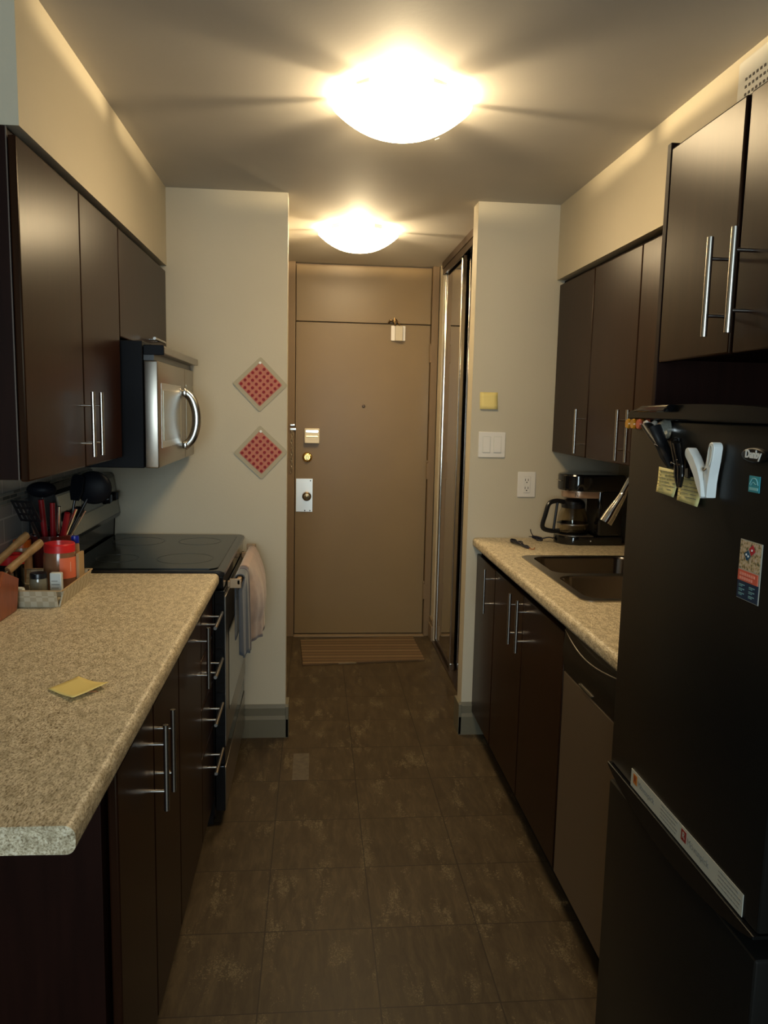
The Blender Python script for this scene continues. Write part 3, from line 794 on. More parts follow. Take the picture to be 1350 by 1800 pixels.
# ================================================================== DISHWASHER
t = thing('dishwasher', (1.03, 1.935, 0), 'narrow dishwasher with black top panel and steel door under the right counter', 'dishwasher')
MB().box(0.765, 1.33, 1.698, 2.174, 0.10, 0.872).obj('body', 'black_satin', t)
MB().box(0.735, 0.763, 1.700, 2.172, 0.105, 0.735, 0.003).obj('door', 'dishwasher_steel', t)
MB().prism([(0.764, 0.872), (0.735, 0.868), (0.728, 0.80), (0.735, 0.738), (0.764, 0.738)], 'Y', 1.700, 2.172, 0.001).obj('control_panel', 'trim_black', t)
m = MB()
pts = []
for k in range(13):
    u = k / 12; pts.append((0.728 - 0.014 * math.sin(math.pi * u), 1.715 + 0.44 * u, 0.862 - 0.020 * math.sin(math.pi * u)))
m.tube(pts, 0.0016, seg=8, sub=2).obj('handle_lip', 'stainless', t)
MB().box(0.730, 0.7345, 1.93, 2.03, 0.7435, 0.7452).obj('latch_line', 'stainless', t)
MB().box(0.80, 1.33, 1.698, 2.174, 0.0, 0.10).obj('toe_kick', 'cab_dark', t)

# ================================================================== REFRIGERATOR
t = thing('refrigerator', (1.0, 1.31, 0), 'dark steel bottom-freezer refrigerator covered with clips and magnets', 'refrigerator')
fy0, fy1, fx = 1.020, 1.605, 0.660
MB().box(0.735, 1.34, fy0 + 0.005, fy1 - 0.005, 0.03, 1.475, 0.004).obj('body', 'fridge_body', t)
ud = MB().box(fx, 0.728, fy0, fy1, 0.722, 1.473, 0.006, 3).obj('upper_door', 'fridge_skin', t)
MB().box(fx, 0.728, fy0, fy1, 0.070, 0.682, 0.006, 3).obj('freezer_door', 'fridge_skin', t)
# curved black grip below the upper door
poly = [(fy0, 0.7215), (fy1, 0.7215)]
N = 18
for k in range(N + 1):
    u = k / N; poly.append((fy1 - (fy1 - fy0) * u, 0.716 - 0.042 * math.sin(math.pi * u) ** 0.8))
m = MB().prism(poly, 'X', 0.653, 0.728, 0.002)
m.obj('lower_grip', 'trim_black', t)
# curved black grip above
poly = [(fy0, 1.4735), (fy1, 1.4735), (fy1, 1.487)]
for k in range(N + 1):
    u = k / N; poly.append((fy1 - 0.02 - (fy1 - fy0 - 0.04) * u, 1.490 + 0.013 * math.sin(math.pi * u) ** 0.5))
poly.append((fy0, 1.487))
MB().prism(poly, 'X', 0.650, 0.75, 0.003).obj('top_grip', 'trim_black', t)
MB().prism([(1.545, 1.488), (1.50, 1.500), (1.38, 1.502), (1.40, 1.489)], 'X', 0.634, 0.652, 0.003).obj('hinge_cover', 'black_gloss', t)
MB().box(0.70, 1.30, fy0 + 0.02, fy1 - 0.02, 0.0, 0.032).obj('foot_plinth', 'cab_dark', t)
bd = MB().lathe((fx, 1.128, 1.4265), [(0.0, -0.005), (0.8, -0.005), (0.93, -0.004), (1.0, -0.001), (1.0, 0.0)], axis='X', seg=40)
for v in bd.bm.verts:
    v.co.y = 1.128 + (v.co.y - 1.128) * 0.037; v.co.z = 1.4265 + (v.co.z - 1.4265) * 0.0115
bd = bd.obj('badge', 'badge_black', t)
text('Danby', 'badge_lettering', 0.0165, (fx - 0.0053, 1.128, 1.4275), 'R', 'pure_white', bd, extrude=0.0004, offset=0.0006)
es = MB().box(fx - 0.0012, fx, 1.111, 1.140, 1.371, 1.3955).obj('energy_label', 'energy_blue', t)
m = MB()
m.tube([(fx - 0.0016, 1.137, 1.382), (fx - 0.0016, 1.132, 1.390), (fx - 0.0016, 1.1255, 1.392), (fx - 0.0016, 1.119, 1.390), (fx - 0.0016, 1.114, 1.382)], 0.0007, seg=6)
m.tube([(fx - 0.0016, 1.134, 1.381), (fx - 0.0016, 1.128, 1.386), (fx - 0.0016, 1.120, 1.383), (fx - 0.0016, 1.115, 1.387)], 0.0006, seg=6)
m.box(fx - 0.0020, fx - 0.001, 1.114, 1.137, 1.374, 1.378)
m.obj('label_print', 'energy_light', es)

def on_face(y, z, o=0.0): return Vector((fx - o, y, z))
# clips
def vclip(name, material, ytop, ztop, ybot, zbot, w, label, spread=0.02, length_scale=1.0):
    """spring clothes-peg style clip seen on the fridge: two handles spread at the top, jaws at the bottom"""
    a = Vector((fx - 0.019, ybot, zbot))
    t = thing(name, (fx, ybot, zbot), label, 'clip', 'clips on the refrigerator door')
    top = Vector((fx - 0.019, ytop, ztop)); d = (top - a)
    side = Vector((0, 1, 0))
    def arm(s):
        top_ = top + side * spread * s + Vector((-0.012 if s < 0 else 0.0, 0, 0))
        mid = a + d * 0.5 + side * 0.006 * s
        return MB().tube([a + side * 0.002 * s, a + d * 0.25 + side * w * 0.5 * s, mid, mid * 0.4 + top_ * 0.6, top_], [w * .45, w * .8, w * .85, w * 0.95, w * 1.0], seg=12, flat=0.55)
    arm(1).obj('jaw', material, t, angle=60); arm(-1).obj('jaw', material, t, angle=60)
    MB().box(fx - 0.006, fx - 0.0005, ybot + d.y * 0.2 - 0.008, ybot + d.y * 0.2 + 0.008, zbot + d.z * 0.2, zbot + d.z * 0.75, 0.002).obj('magnet', material, t)
    c = a + d * 0.5
    MB().tube([c + Vector((-0.010, -0.006, 0.0)), c + Vector((-0.014, 0, 0.003)), c + Vector((-0.010, 0.006, 0.0))], 0.0014, seg=6).obj('spring', 'chrome', t)
    return t
# white clip
t = thing('chip_clip', (fx, 1.262, 1.352), 'large white plastic clip on the refrigerator door over a yellow note', 'clip', 'clips on the refrigerator door')
def flatarm(pts, ws, x0, x1, hole=None):
    """outline from a centre line with widths, in the y-z plane"""
    L, Rt = [], []
    n = len(pts)
    for i, (y, z) in enumerate(pts):
        a = pts[max(i - 1, 0)]; b_ = pts[min(i + 1, n - 1)]
        d = Vector((b_[0] - a[0], b_[1] - a[1])).normalized(); nn = Vector((-d.y, d.x))
        L.append((y + nn.x * ws[i], z + nn.y * ws[i])); Rt.append((y - nn.x * ws[i], z - nn.y * ws[i]))
    # rounded end
    (y, z), w = pts[-1], ws[-1]
    a = pts[-2]; d = Vector((y - a[0], z - a[1])).normalized(); nn = Vector((-d.y, d.x))
    cap = []
    for k in range(1, 8):
        ang = math.pi * k / 8
        cap.append((y + nn.x * w * math.cos(ang) + d.x * w * math.sin(ang), z + nn.y * w * math.cos(ang) + d.y * w * math.sin(ang)))
    return MB().prism(L + cap + Rt[::-1], 'X', x0, x1, 0.0015, 2)
flatarm([(1.232, 1.350), (1.238, 1.372), (1.236, 1.392), (1.229, 1.412), (1.227, 1.432)], [0.003, 0.007, 0.008, 0.0085, 0.0095], fx - 0.020, fx - 0.004).obj('front_jaw', 'pure_white', t)
flatarm([(1.238, 1.350), (1.250, 1.372), (1.262, 1.392), (1.280, 1.408), (1.296, 1.420)], [0.003, 0.007, 0.008, 0.0085, 0.0090], fx - 0.026, fx - 0.010).obj('rear_jaw', 'pure_white', t)
MB().tube([(fx - 0.0205, 1.233, 1.430), (fx - 0.0205, 1.227, 1.436), (fx - 0.0205, 1.222, 1.430), (fx - 0.0205, 1.224, 1.414), (fx - 0.0205, 1.230, 1.403), (fx - 0.0205, 1.234, 1.412)], 0.0009, seg=6, closed=True).obj('finger_ridge', 'vent_plastic', t)
MB().tube([(fx - 0.0205, 1.236, 1.398), (fx - 0.022, 1.243, 1.394), (fx - 0.0205, 1.247, 1.399)], 0.0012, seg=6).obj('spring', 'stainless', t)
# black clips
vclip('chip_clip', 'black_plastic', 1.450, 1.462, 1.368, 1.390, 0.013, 'black plastic clip with open handles at top left of the refrigerator door', 0.030)
MBc = vclip('chip_clip', 'black_gloss', 1.345, 1.437, 1.330, 1.358, 0.012, 'black clip between the two yellow notes and the white clip', 0.018)
# clear round clip
t = thing('magnetic_hook', (fx, 1.435, 1.44), 'clear round acrylic magnet clip at top left of the refrigerator door', 'magnet')
MB().lathe((fx, 1.428, 1.457), [(0.0, -0.020), (0.012, -0.019), (0.018, -0.010), (0.019, 0.0)], axis='X', seg=24).obj('dome', 'clear_acrylic', t)
MB().lathe((fx, 1.428, 1.457), [(0.019, -0.004), (0.021, -0.004), (0.021, 0.0), (0.019, 0.0)], axis='X', seg=24).obj('ring', 'chrome', t)
# amber and salmon beads
def bead(y, material, label, z=1.464, grp='amber magnets on the refrigerator edge'):
    t = thing('push_pin_magnet', (fx, y, z - 0.012), label, 'magnet', grp)
    MB().lathe((fx, y, z), [(0.0, -0.022), (0.009, -0.022), (0.0105, -0.018), (0.0065, -0.012), (0.0065, -0.008), (0.0105, -0.003), (0.0105, 0.0)], axis='X', seg=20).obj('grip', material, t)
    return t
bead(1.575, 'amber', 'amber see-through pin magnet nearest the far edge of the refrigerator door')
bead(1.549, 'amber', 'amber see-through pin magnet, second from the far edge of the refrigerator door')
bead(1.520, 'salmon', 'salmon red pin magnet beside the amber ones on the refrigerator')
bead(1.487, 'white_plastic', 'white pin magnet touching the top of the black clip', 1.462)
# sticky notes on fridge
def fnote(y0, y1, z0, z1, label, sk=0.0):
    m = MB(); bm_ = m.bm; n = 6
    rows = []
    for j in range(n + 1):
        v = j / n
        row = []
        for i in range(n + 1):
            u = i / n
            curl = 0.007 * (1 - v) ** 2 * (0.4 + 0.6 * u)
            row.append(bm_.verts.new((fx - 0.0012 - curl, y1 + (y0 - y1) * u, z0 + (z1 - z0) * v - sk * u)))
        rows.append(row)
    for a, b_ in zip(rows, rows[1:]):
        for i in range(n): bm_.faces.new((a[i], a[i + 1], b_[i + 1], b_[i]))
    o = m.obj('sticky_note', 'sticky_pale')
    sm = o.modifiers.new('s', 'SOLIDIFY'); sm.thickness = 0.0006
    tag(o, label, 'sticky note', 'sticky notes')
    mm = MB()
    for r in range(6):
        z = z1 - 0.006 - r * (z1 - z0 - 0.010) / 6
        vv = (z - z0) / (z1 - z0)
        x = fx - 0.0012 - 0.007 * (1 - vv) ** 2 * 0.7
        y = y1 - 0.006
        while y > y0 + 0.012:
            w = random.uniform(0.005, 0.013)
            if random.random() < 0.85:
                mm.box(x - 0.0026, x - 0.0010, y - w, y, z - sk * .4, z - sk * .4 + 0.0007)
            y -= w + 0.003
    mm.obj('handwriting', 'ink_grey', o)
    return o
fnote(1.372, 1.455, 1.337, 1.385, 'yellow sticky note on the refrigerator under the black clip, left one of the pair', 0.002)
fnote(1.281, 1.367, 1.331, 1.378, 'yellow sticky note on the refrigerator held by the white clip, right one of the pair', 0.002)
# pizza flyer magnet
t = thing('flyer_magnet', (fx, 1.12, 1.205), 'narrow pizza flyer magnet with red and blue domino emblem on the refrigerator', 'magnet')
def fcard(name, y0, y1, z0, z1, mat_, par, th=0.001, base=0.0, bev=0): return MB().box(fx - base - th, fx - base, y0, y1, z0, z1, bev).obj(name, mat_, par)
card = fcard('card', 1.0895, 1.1495, 1.205, 1.297, 'magnet_paper', t)
fcard('photo_panel', 1.092, 1.1485, 1.252, 1.2955, 'pizza_photo', t, 0.0004, 0.001)
fcard('blue_panel', 1.091, 1.1485, 1.206, 1.2335, 'flyer_navy', t, 0.0006, 0.001)
fcard('coral_banner', 1.094, 1.1485, 1.2335, 1.250, 'flyer_coral', t, 0.0009, 0.001)
def diamond(cy, cz, h, a0, name, material, x=0.0016):
    m = MB(); pts = []
    for k in range(4):
        a = R(a0 + 90 * k); pts.append((cy + h * math.cos(a), cz + h * math.sin(a)))
    return m.prism(pts, 'X', fx - x - 0.0006, fx - x).obj(name, material, t)
diamond(1.1145, 1.2840, 0.0085, 8, 'emblem_red', 'flyer_red')
diamond(1.1265, 1.2745, 0.0085, 8, 'emblem_blue', 'flyer_blue')
m = MB()
for y, z in ((1.1145, 1.284), (1.1290, 1.2755), (1.1235, 1.2735)):
    m.cyl((fx - 0.0022, y, z), (fx - 0.0028, y, z), 0.0018, seg=12)
m.obj('emblem_dot', 'pure_white', t)
m = MB()
for r, (z, n) in enumerate(((1.2445, 7), (1.2378, 6))):
    for k in range(n): m.box(fx - 0.0024, fx - 0.0018, 1.143 - k * 0.0062, 1.1386 - k * 0.0062 + 0.0, z - 0.002, z + 0.002)
m.obj('banner_print', 'flyer_coral_light', t)
m = MB()
for col, y in ((0, 1.143), (1, 1.115)):
    for r in range(3):
        z = 1.2275 - r * 0.0068
        m.box(fx - 0.0022, fx - 0.0015, y - 0.015, y, z - 0.0007, z + 0.0007)
        m.box(fx - 0.0022, fx - 0.0015, y - 0.009, y, z - 0.003, z - 0.0018)
m.obj('panel_print', 'flyer_teal', t)
# two address strip magnets
def strip(y1, y0, logo, letter_mat, label, name_txt):
    t = thing('strip_magnet', (fx, (y0 + y1) / 2, 0.722), label, 'magnet', 'address strip magnets')
    MB().box(fx - 0.0012, fx, y0, y1, 0.7235, 0.7600).obj('card', 'magnet_paper', t)
    w = y1 - y0
    MB().box(fx - 0.0018, fx - 0.0010, y1 - 0.030, y1 - 0.012, 0.735, 0.755).obj('logo_patch', logo, t)
    text('R', 'logo_letter', 0.017, (fx - 0.0021, y1 - 0.021, 0.7450), 'R', letter_mat, t, 0.0001)
    text(name_txt, 'lettering', 0.0175, (fx - 0.0014, y1 - 0.034, 0.7430), 'R', 'ink_grey', t, 0.0002, align='LEFT')
    m = MB()
    for r in range(4):
        z = 0.7545 - r * 0.0075
        y = y1 - w * 0.66
        while y > y0 + 0.012:
            l = random.uniform(0.004, 0.010)
            m.box(fx - 0.0017, fx - 0.0010, y - l, y, z - 0.0011, z + 0.0011); y -= l + 0.002
    m.obj('small_print', 'ink_grey', t)
strip(1.490, 1.278, 'logo_orange', 'logo_red', 'white address strip magnet with orange logo, farther of the pair on the refrigerator', 'Mövenpick')
strip(1.277, 1.062, 'logo_red', 'magnet_paper', 'white address strip magnet with dark red logo, nearer of the pair on the refrigerator', 'Mövenpick')

# ================================================================== MICROWAVE
t = thing('microwave', (-0.7, 3.03, 1.27), 'stainless over-the-range microwave with curved handle, under the short cabinet', 'microwave')
my0, my1 = 2.652, 3.412
MB().box(XL + 0.014, -0.556, my0, my1, 1.272, 1.684, 0.003).obj('body', 'black_satin', t)
dr = MB().box(-0.553, -0.508, my0, 3.19, 1.272, 1.622, 0.005, 3).obj('door', 'stainless', t)
MB().box(-0.509, -0.5065, 2.705, 3.095, 1.335, 1.552, 0.001).obj('window_frame', 'stainless_bright', dr)
MB().box(-0.5075, -0.5045, 2.735, 3.065, 1.358, 1.528, 0.001).obj('window_glass', 'window_mesh', dr)
m = MB().tube([(-0.506, 3.145, 1.318), (-0.478, 3.145, 1.345), (-0.462, 3.145, 1.385), (-0.457, 3.145, 1.428), (-0.462, 3.145, 1.470), (-0.478, 3.145, 1.510), (-0.506, 3.145, 1.535)], 0.0115, seg=12, flat=1.5)
m.box(-0.510, -0.492, 3.125, 3.165, 1.312, 1.338, 0.004).box(-0.510, -0.492, 3.125, 3.165, 1.514, 1.540, 0.004)
m.obj('handle', 'stainless_bright', dr, angle=50)
cp = MB().box(-0.553, -0.508, 3.193, my1, 1.272, 1.622, 0.005, 3).obj('control_panel', 'stainless', t)
MB().box(-0.509, -0.506, 3.22, 3.385, 1.33, 1.56, 0.001).obj('key_pad', 'window_mesh', cp)
MB().box(-0.553, -0.488, my0 + 0.012, my1, 1.644, 1.670, 0.003).obj('vent_hood', 'stainless', t)
MB().box(-0.553, -0.488, my0 + 0.001, my0 + 0.0115, 1.640, 1.672, 0.002).obj('end_cap', 'black_satin', t)
MB().box(-0.553, -0.520, my0 + 0.004, my1 - 0.004, 1.6225, 1.6435).obj('vent_grille', 'black_plastic', t)

# ================================================================== RANGE
t = thing('stove', (-0.62, 3.04, 0), 'black and steel electric stove with smooth glass top at the end of the left counter', 'stove')
ry0, ry1 = 2.662, 3.424
MB().box(-0.935, -0.335, ry0, ry1, 0.04, 0.905, 0.003).obj('body', 'black_enamel', t)
MB().box(-0.900, -0.345, ry0 + 0.02, ry1 - 0.02, 0.0, 0.04).obj('plinth', 'cab_dark', t)
MB().prism([(-0.84, 0.906), (-0.84, 0.926), (-0.315, 0.926), (-0.300, 0.921), (-0.297, 0.912), (-0.305, 0.906)], 'Y', ry0 - 0.002, ry1, 0.001).obj('cooktop_frame', 'black_enamel', t)
ck = MB().prism(rrect(-0.835, -0.325, ry0 + 0.02, ry1 - 0.022, 0.03), 'Z', 0.9262, 0.9295, 0.001).obj('cooktop', 'ceramic_glass', t)
for bx, by, br in ((-0.46, 2.86, 0.10), (-0.46, 3.23, 0.085), (-0.70, 2.86, 0.075), (-0.70, 3.22, 0.10)):
    MB().lathe((bx, by, 0.9294), [(br, 0), (br, 0.0006), (br - 0.003, 0.0006), (br - 0.003, 0)], seg=40).obj('burner_ring', 'burner_mark', ck)
MB().box(-0.3345, -0.303, ry0 + 0.004, ry1 - 0.004, 0.862, 0.905, 0.003).obj('front_strip', 'black_gloss', t)
od = MB().box(-0.333, -0.2995, ry0 + 0.003, ry1 - 0.003, 0.232, 0.855, 0.002).obj('oven_door', 'black_enamel', t)
MB().box(-0.2995, -0.296, ry0 + 0.002, ry1 - 0.002, 0.300, 0.835, 0.001).obj('door_skin', 'stainless', od)
MB().box(-0.2965, -0.2945, ry0 + 0.10, ry1 - 0.10, 0.395, 0.695, 0.001).obj('oven_window', 'black_gloss', od)
hd = MB().box(-0.285, -0.245, ry0 + 0.03, ry0 + 0.036, 0.858, 0.892, 0.002).box(-0.285, -0.245, ry1 - 0.036, ry1 - 0.03, 0.858, 0.892, 0.002)
hd.box(-0.262, -0.247, ry0 + 0.03, ry1 - 0.03, 0.868, 0.890, 0.004, 3)
hd.box(-0.300, -0.252, ry0 + 0.10, ry0 + 0.115, 0.845, 0.868, 0.003).box(-0.300, -0.252, ry1 - 0.115, ry1 - 0.10, 0.845, 0.868, 0.003)
hd.obj('oven_handle', 'handle_tan', od)
sd = MB().box(-0.333, -0.3005, ry0 + 0.003, ry1 - 0.003, 0.058, 0.225, 0.002).obj('storage_drawer', 'black_enamel', t)
MB().box(-0.3005, -0.298, ry0 + 0.003, ry1 - 0.003, 0.062, 0.222, 0.001).obj('drawer_skin', 'stainless', sd)
# backguard
prof = [(-0.934, 0.906), (-0.934, 1.190), (-0.855, 1.190), (-0.846, 1.178), (-0.822, 1.020), (-0.826, 1.006), (-0.846, 0.996), (-0.850, 0.927), (-0.846, 0.906)]
MB().prism(prof, 'Y', ry0, ry1, 0.002).obj('backguard', 'black_enamel', t)
def slant(name, y0, y1, z0, z1, mat_, off=0.0015):
    def xs(z): return -0.846 + (1.178 - z) / (1.178 - 1.020) * 0.024
    MB().prism([(xs(z0), z0), (xs(z0) + off, z0), (xs(z1) + off, z1), (xs(z1), z1)], 'Y', y0, y1).obj(name, mat_, t)
slant('panel_lower', ry0 + 0.012, ry1 - 0.012, 1.024, 1.078, 'window_mesh')
slant('panel_upper', ry0 + 0.012, ry1 - 0.012, 1.115, 1.172, 'window_mesh')
slant('display', 2.92, 3.18, 1.084, 1.150, 'black_gloss', 0.0025)
for ky in (2.74, 2.85, 3.24, 3.34):
    MB().lathe((-0.836, ky, 1.098), [(0.020, 0), (0.019, 0.018), (0.016, 0.022), (0, 0.022)], axis='X', seg=24).box(-0.816, -0.808, ky - 0.003, ky + 0.003, 1.086, 1.116, 0.001).obj('knob', 'black_plastic', t)

# towels over oven handle
def towel(y0, y1, zf, zb, material, label, amp=0.006, taper=0.0, seed=1, out=0.0, sag=0.0, depth=0.03, foldu=0.4):
    rnd = random.Random(seed); m = MB(); bm_ = m.bm
    ny, rows = 26, []
    ph = rnd.uniform(0, 6)
    path = []
    top = 0.896
    for k in range(12): path.append((-0.270, zb + (top - 0.012 - zb) * k / 12))
    for k in range(7):
        a = math.pi * (1 - k / 6); path.append((-0.2535 + 0.0165 * math.cos(a), top - 0.010 + 0.012 * math.sin(a)))
    nf = 18
    for k in range(1, nf + 1): path.append((-0.236 + 0.0, top - 0.010 - (top - 0.010 - zf) * k / nf))
    n = len(path)
    for i, (x, z) in enumerate(path):
        row = []
        fr = max(0, (i - 18)) / (n - 19) if i > 18 else 0
        for j in range(ny + 1):
            u = j / ny
            w = 1 - taper * fr
            yc = (y0 + y1) / 2 + (u - 0.5) * (y1 - y0) * w
            fold = depth * (1 - math.sin(math.pi / 2 * min(1, u / foldu)))
            dx = -fold * min(1, max(0, i - 18) / 3) + amp * fr ** 0.5 * (1.2 + math.sin(u * 17 + ph) + 0.5 * math.sin(u * 31 + ph * 2)) + out * math.sin(math.pi * min(1, fr * 1.3) * .75) if i > 18 else 0.0
            dz = -0.012 * math.sin(u * 9 + ph) * fr - sag * fr * abs(u - 0.45)
            row.append(bm_.verts.new((x + dx, yc, z + dz)))
        rows.append(row)
    for a, b_ in zip(rows, rows[1:]):
        for j in range(ny): bm_.faces.new((a[j], a[j + 1], b_[j + 1], b_[j]))
    o = m.obj('kitchen_towel', material, angle=180)
    sm = o.modifiers.new('s', 'SOLIDIFY'); sm.thickness = 0.004; sm.offset = 0
    tag(o, label, 'kitchen towel', 'towels on the oven handle')
    return o
towel(2.735, 2.825, 0.60, 0.66, 'grey_towel', 'blue-grey towel hanging on the oven handle, nearest the drawers', 0.004, 0.1, 2, depth=0.022, foldu=0.6)
towel(2.832, 2.875, 0.59, 0.66, 'purple_towel', 'dark purple-grey towel hanging between the blue-grey and the pink towel', 0.004, 0.0, 5, depth=0.022, foldu=0.6)
towel(2.885, 3.300, 0.56, 0.62, 'pink_towel', 'dusty pink towel hanging on the far end of the oven handle', 0.006, 0.25, 3, out=0.034, sag=-0.10, depth=0.048, foldu=0.30)

# ================================================================== LEFT COUNTER THINGS
ZC = 0.9185
# sticky note on counter
m = MB(); bm_ = m.bm
A = [(-0.519, 1.548), (-0.483, 1.627), (-0.405, 1.560), (-0.452, 1.486)]
n = 8; rows = []
for j in range(n + 1):
    v = j / n; row = []
    for i in range(n + 1):
        u = i / n
        p = (Vector(A[0]) * (1 - u) + Vector(A[3]) * u) * (1 - v) + (Vector(A[1]) * (1 - u) + Vector(A[2]) * u) * v
        h = 0.009 * max(0, u - 0.35) ** 2 / 0.42 * (0.5 + 0.7 * v) + 0.003 * (1 - v) ** 3
        row.append(bm_.verts.new((p.x, p.y, ZC + 0.0008 + h)))
    rows.append(row)
for a, b_ in zip(rows, rows[1:]):
    for i in range(n): bm_.faces.new((a[i], a[i + 1], b_[i + 1], b_[i]))
o = m.obj('sticky_note', 'sticky_yellow')
sm = o.modifiers.new('s', 'SOLIDIFY'); sm.thickness = 0.0006
tag(o, 'yellow sticky note lying on the left countertop', 'sticky note', 'sticky notes')
MB().box(-0.448, -0.415, 1.523, 1.524, ZC + 0.0040, ZC + 0.0050).box(-0.446, -0.420, 1.529, 1.530, ZC + 0.0040, ZC + 0.0050).obj('handwriting', 'cord_tie', o)

# tray basket
t = thing('basket_tray', (-0.78, 2.345, ZC), 'shallow cream woven tray holding jars on the left counter', 'tray')
bx0, bx1, by0, by1 = -0.885, -0.702, 2.205, 2.478
m = MB().box(bx0, bx1, by0, by1, ZC, ZC + 0.005)
def slwall(m, p0, p1, out):
    o_ = Vector(out) * 0.012
    a, b_ = Vector((*p0, ZC)), Vector((*p1, ZC)); th = Vector(out) * 0.004; up = Vector((0, 0, 0.047))
    vs = [m.bm.verts.new(v) for v in (a, b_, b_ + o_ + up, a + o_ + up, a + th, b_ + th, b_ + o_ + up + th, a + o_ + up + th)]
    for f in ((0, 1, 2, 3), (5, 4, 7, 6), (4, 5, 1, 0), (3, 2, 6, 7), (1, 5, 6, 2), (4, 0, 3, 7)): m.bm.faces.new([vs[k] for k in f])
slwall(m, (bx0, by0), (bx1, by0), (0, -1, 0)); slwall(m, (bx0, by1), (bx1, by1), (0, 1, 0))
slwall(m, (bx0, by0), (bx0, by1), (-1, 0, 0)); slwall(m, (bx1, by0), (bx1, by1), (1, 0, 0))
m.obj('woven_body', 'woven_basket', t, smooth=False)
MB().tube([(bx0 - 0.012, by0 - 0.012, ZC + 0.048), (bx1 + 0.014, by0 - 0.014, ZC + 0.048), (bx1 + 0.014, by1 + 0.014, ZC + 0.048), (bx0 - 0.012, by1 + 0.012, ZC + 0.048)], 0.0022, seg=6, closed=True, sub=1).obj('rim', 'cardboard', t)

def jar(x, y, z, r, h, body_mat, lid_mat, label, name='jar', lid_h=0.022, label_band=None, cat='jar', rl=None, group=None):
    t = thing(name, (x, y, z), label, cat, group)
    MB().lathe((x, y, z), [(0.0, 0), (r * 0.93, 0), (r, 0.006), (r, h * 0.70), (r * 0.93, h * 0.82), (r * 0.80, h - lid_h), (0, h - lid_h)], seg=32).obj('body', body_mat, t, angle=50)
    rl = rl or r * 0.95
    MB().lathe((x, y, z), [(rl, h - lid_h), (rl, h - 0.004), (rl * 0.95, h), (0, h)], seg=32).obj('lid', lid_mat, t)
    if label_band:
        mat_, a0, a1, z0, z1 = label_band
        m = MB(); k = 12; A, B = [], []
        for i in range(k + 1):
            a = R(a0 + (a1 - a0) * i / k)
            A.append(m.bm.verts.new((x + (r + 0.0008) * math.cos(a), y + (r + 0.0008) * math.sin(a), z + z0)))
            B.append(m.bm.verts.new((x + (r + 0.0008) * math.cos(a), y + (r + 0.0008) * math.sin(a), z + z1)))
        for i in range(k): m.bm.faces.new((A[i], A[i + 1], B[i + 1], B[i]))
        m.obj('label', mat_, t, smooth=True)
    return t
zb = ZC + 0.0055
rj = jar(-0.762, 2.420, zb, 0.047, 0.138, 'jar_brown', 'red_lid', 'large brown jar with bright red lid standing in the woven tray', lid_h=0.026, label_band=('label_orange', -75, 5, 0.035, 0.098))
MB().box(-0.7245, -0.7225, 2.392, 2.414, zb + 0.055, zb + 0.085, M=None).obj('label_figure', 'label_cream', rj)
jar(-0.787, 2.305, zb, 0.025, 0.070, 'spice_glass', 'black_plastic', 'small glass spice jar with black lid in the woven tray', name='spice_jar', lid_h=0.018)
t = thing('spice_packet', (-0.738, 2.310, zb), 'small white labelled packet beside the black-lidded spice jar', 'packet')
MB().box(-0.755, -0.722, 2.300, 2.318, zb, zb + 0.070, 0.003).obj('pouch', 'label_white', t)
MB().box(-0.750, -0.727, 2.2992, 2.3002, zb + 0.035, zb + 0.037).box(-0.750, -0.730, 2.2992, 2.3002, zb + 0.025, zb + 0.027).box(-0.750, -0.733, 2.2992, 2.3002, zb + 0.045, zb + 0.047).obj('print', 'ink_grey', t)
t = MB().box(-0.845, -0.800, 2.215, 2.240, zb, zb + 0.045, 0.008).obj('paper_packet', 'label_white')
tag(t, 'low white paper packet at the front left of the woven tray', 'packet')
t = MB().box(-0.714, -0.705, 2.415, 2.470, zb, zb + 0.105, 0.002).obj('cardboard_packet', 'cardboard')
tag(t, 'brown cardboard packet standing behind the red-lidded jar', 'packet')
t = MB().lathe((-0.868, 2.31, zb), [(0.0, 0), (0.015, 0), (0.015, 0.05), (0.009, 0.06), (0.009, 0.066), (0, 0.066)], seg=20).obj('spice_shaker', 'spice_glass')
tag(t, 'dark little shaker at the wall side of the woven tray', 'shaker')
jar(-0.742, 2.508, ZC, 0.013, 0.150, 'jar_tan', 'blue_cap', 'slim tan bottle with blue cap behind the red-lidded jar', name='bottle', lid_h=0.022, cat='bottle', rl=0.012)
jar(-0.908, 2.525, ZC, 0.028, 0.135, 'jar_tan', 'orange_lid', 'tan jar with orange lid against the tiled wall', lid_h=0.024)
# knife block with wooden handled knives
t = thing('knife_block', (-0.85, 2.11, ZC), 'reddish brown wooden knife block at the left picture edge', 'knife block')
ang = R(-28)
kb = MB().prism([(2.040, ZC), (2.165, ZC), (2.188, ZC + 0.085), (2.085, ZC + 0.125), (2.025, ZC + 0.06)], 'X', -0.905, -0.798, 0.004)
kb.obj('block', 'knife_block', t)
def knife(p0, p1, label):
    t = thing('kitchen_knife', p0, label, 'knife', 'knives in the wooden block')
    p0, p1 = Vector(p0), Vector(p1)
    m = MB().tube([p0, p0 * .8 + p1 * .2, p0 * .5 + p1 * .5, p0 * .15 + p1 * .85, p1], [0.0095, 0.0095, 0.0085, 0.0105, 0.009], seg=10, flat=1.25)
    m.obj('grip', 'knife_wood', t, angle=60)
    d = (p0 - p1).normalized()
    MB().cyl(p0 + d * 0.03, p0 - d * 0.001, 0.004, seg=8).obj('bolster', 'brushed_steel', t)
    m = MB()
    for u in (0.25, 0.55, 0.82):
        c = p0 * (1 - u) + p1 * u
        m.cyl(c + Vector((0.0098, 0, 0)), c - Vector((0.0098, 0, 0)), 0.0024, seg=8)
    m.obj('rivet', 'brass', t)
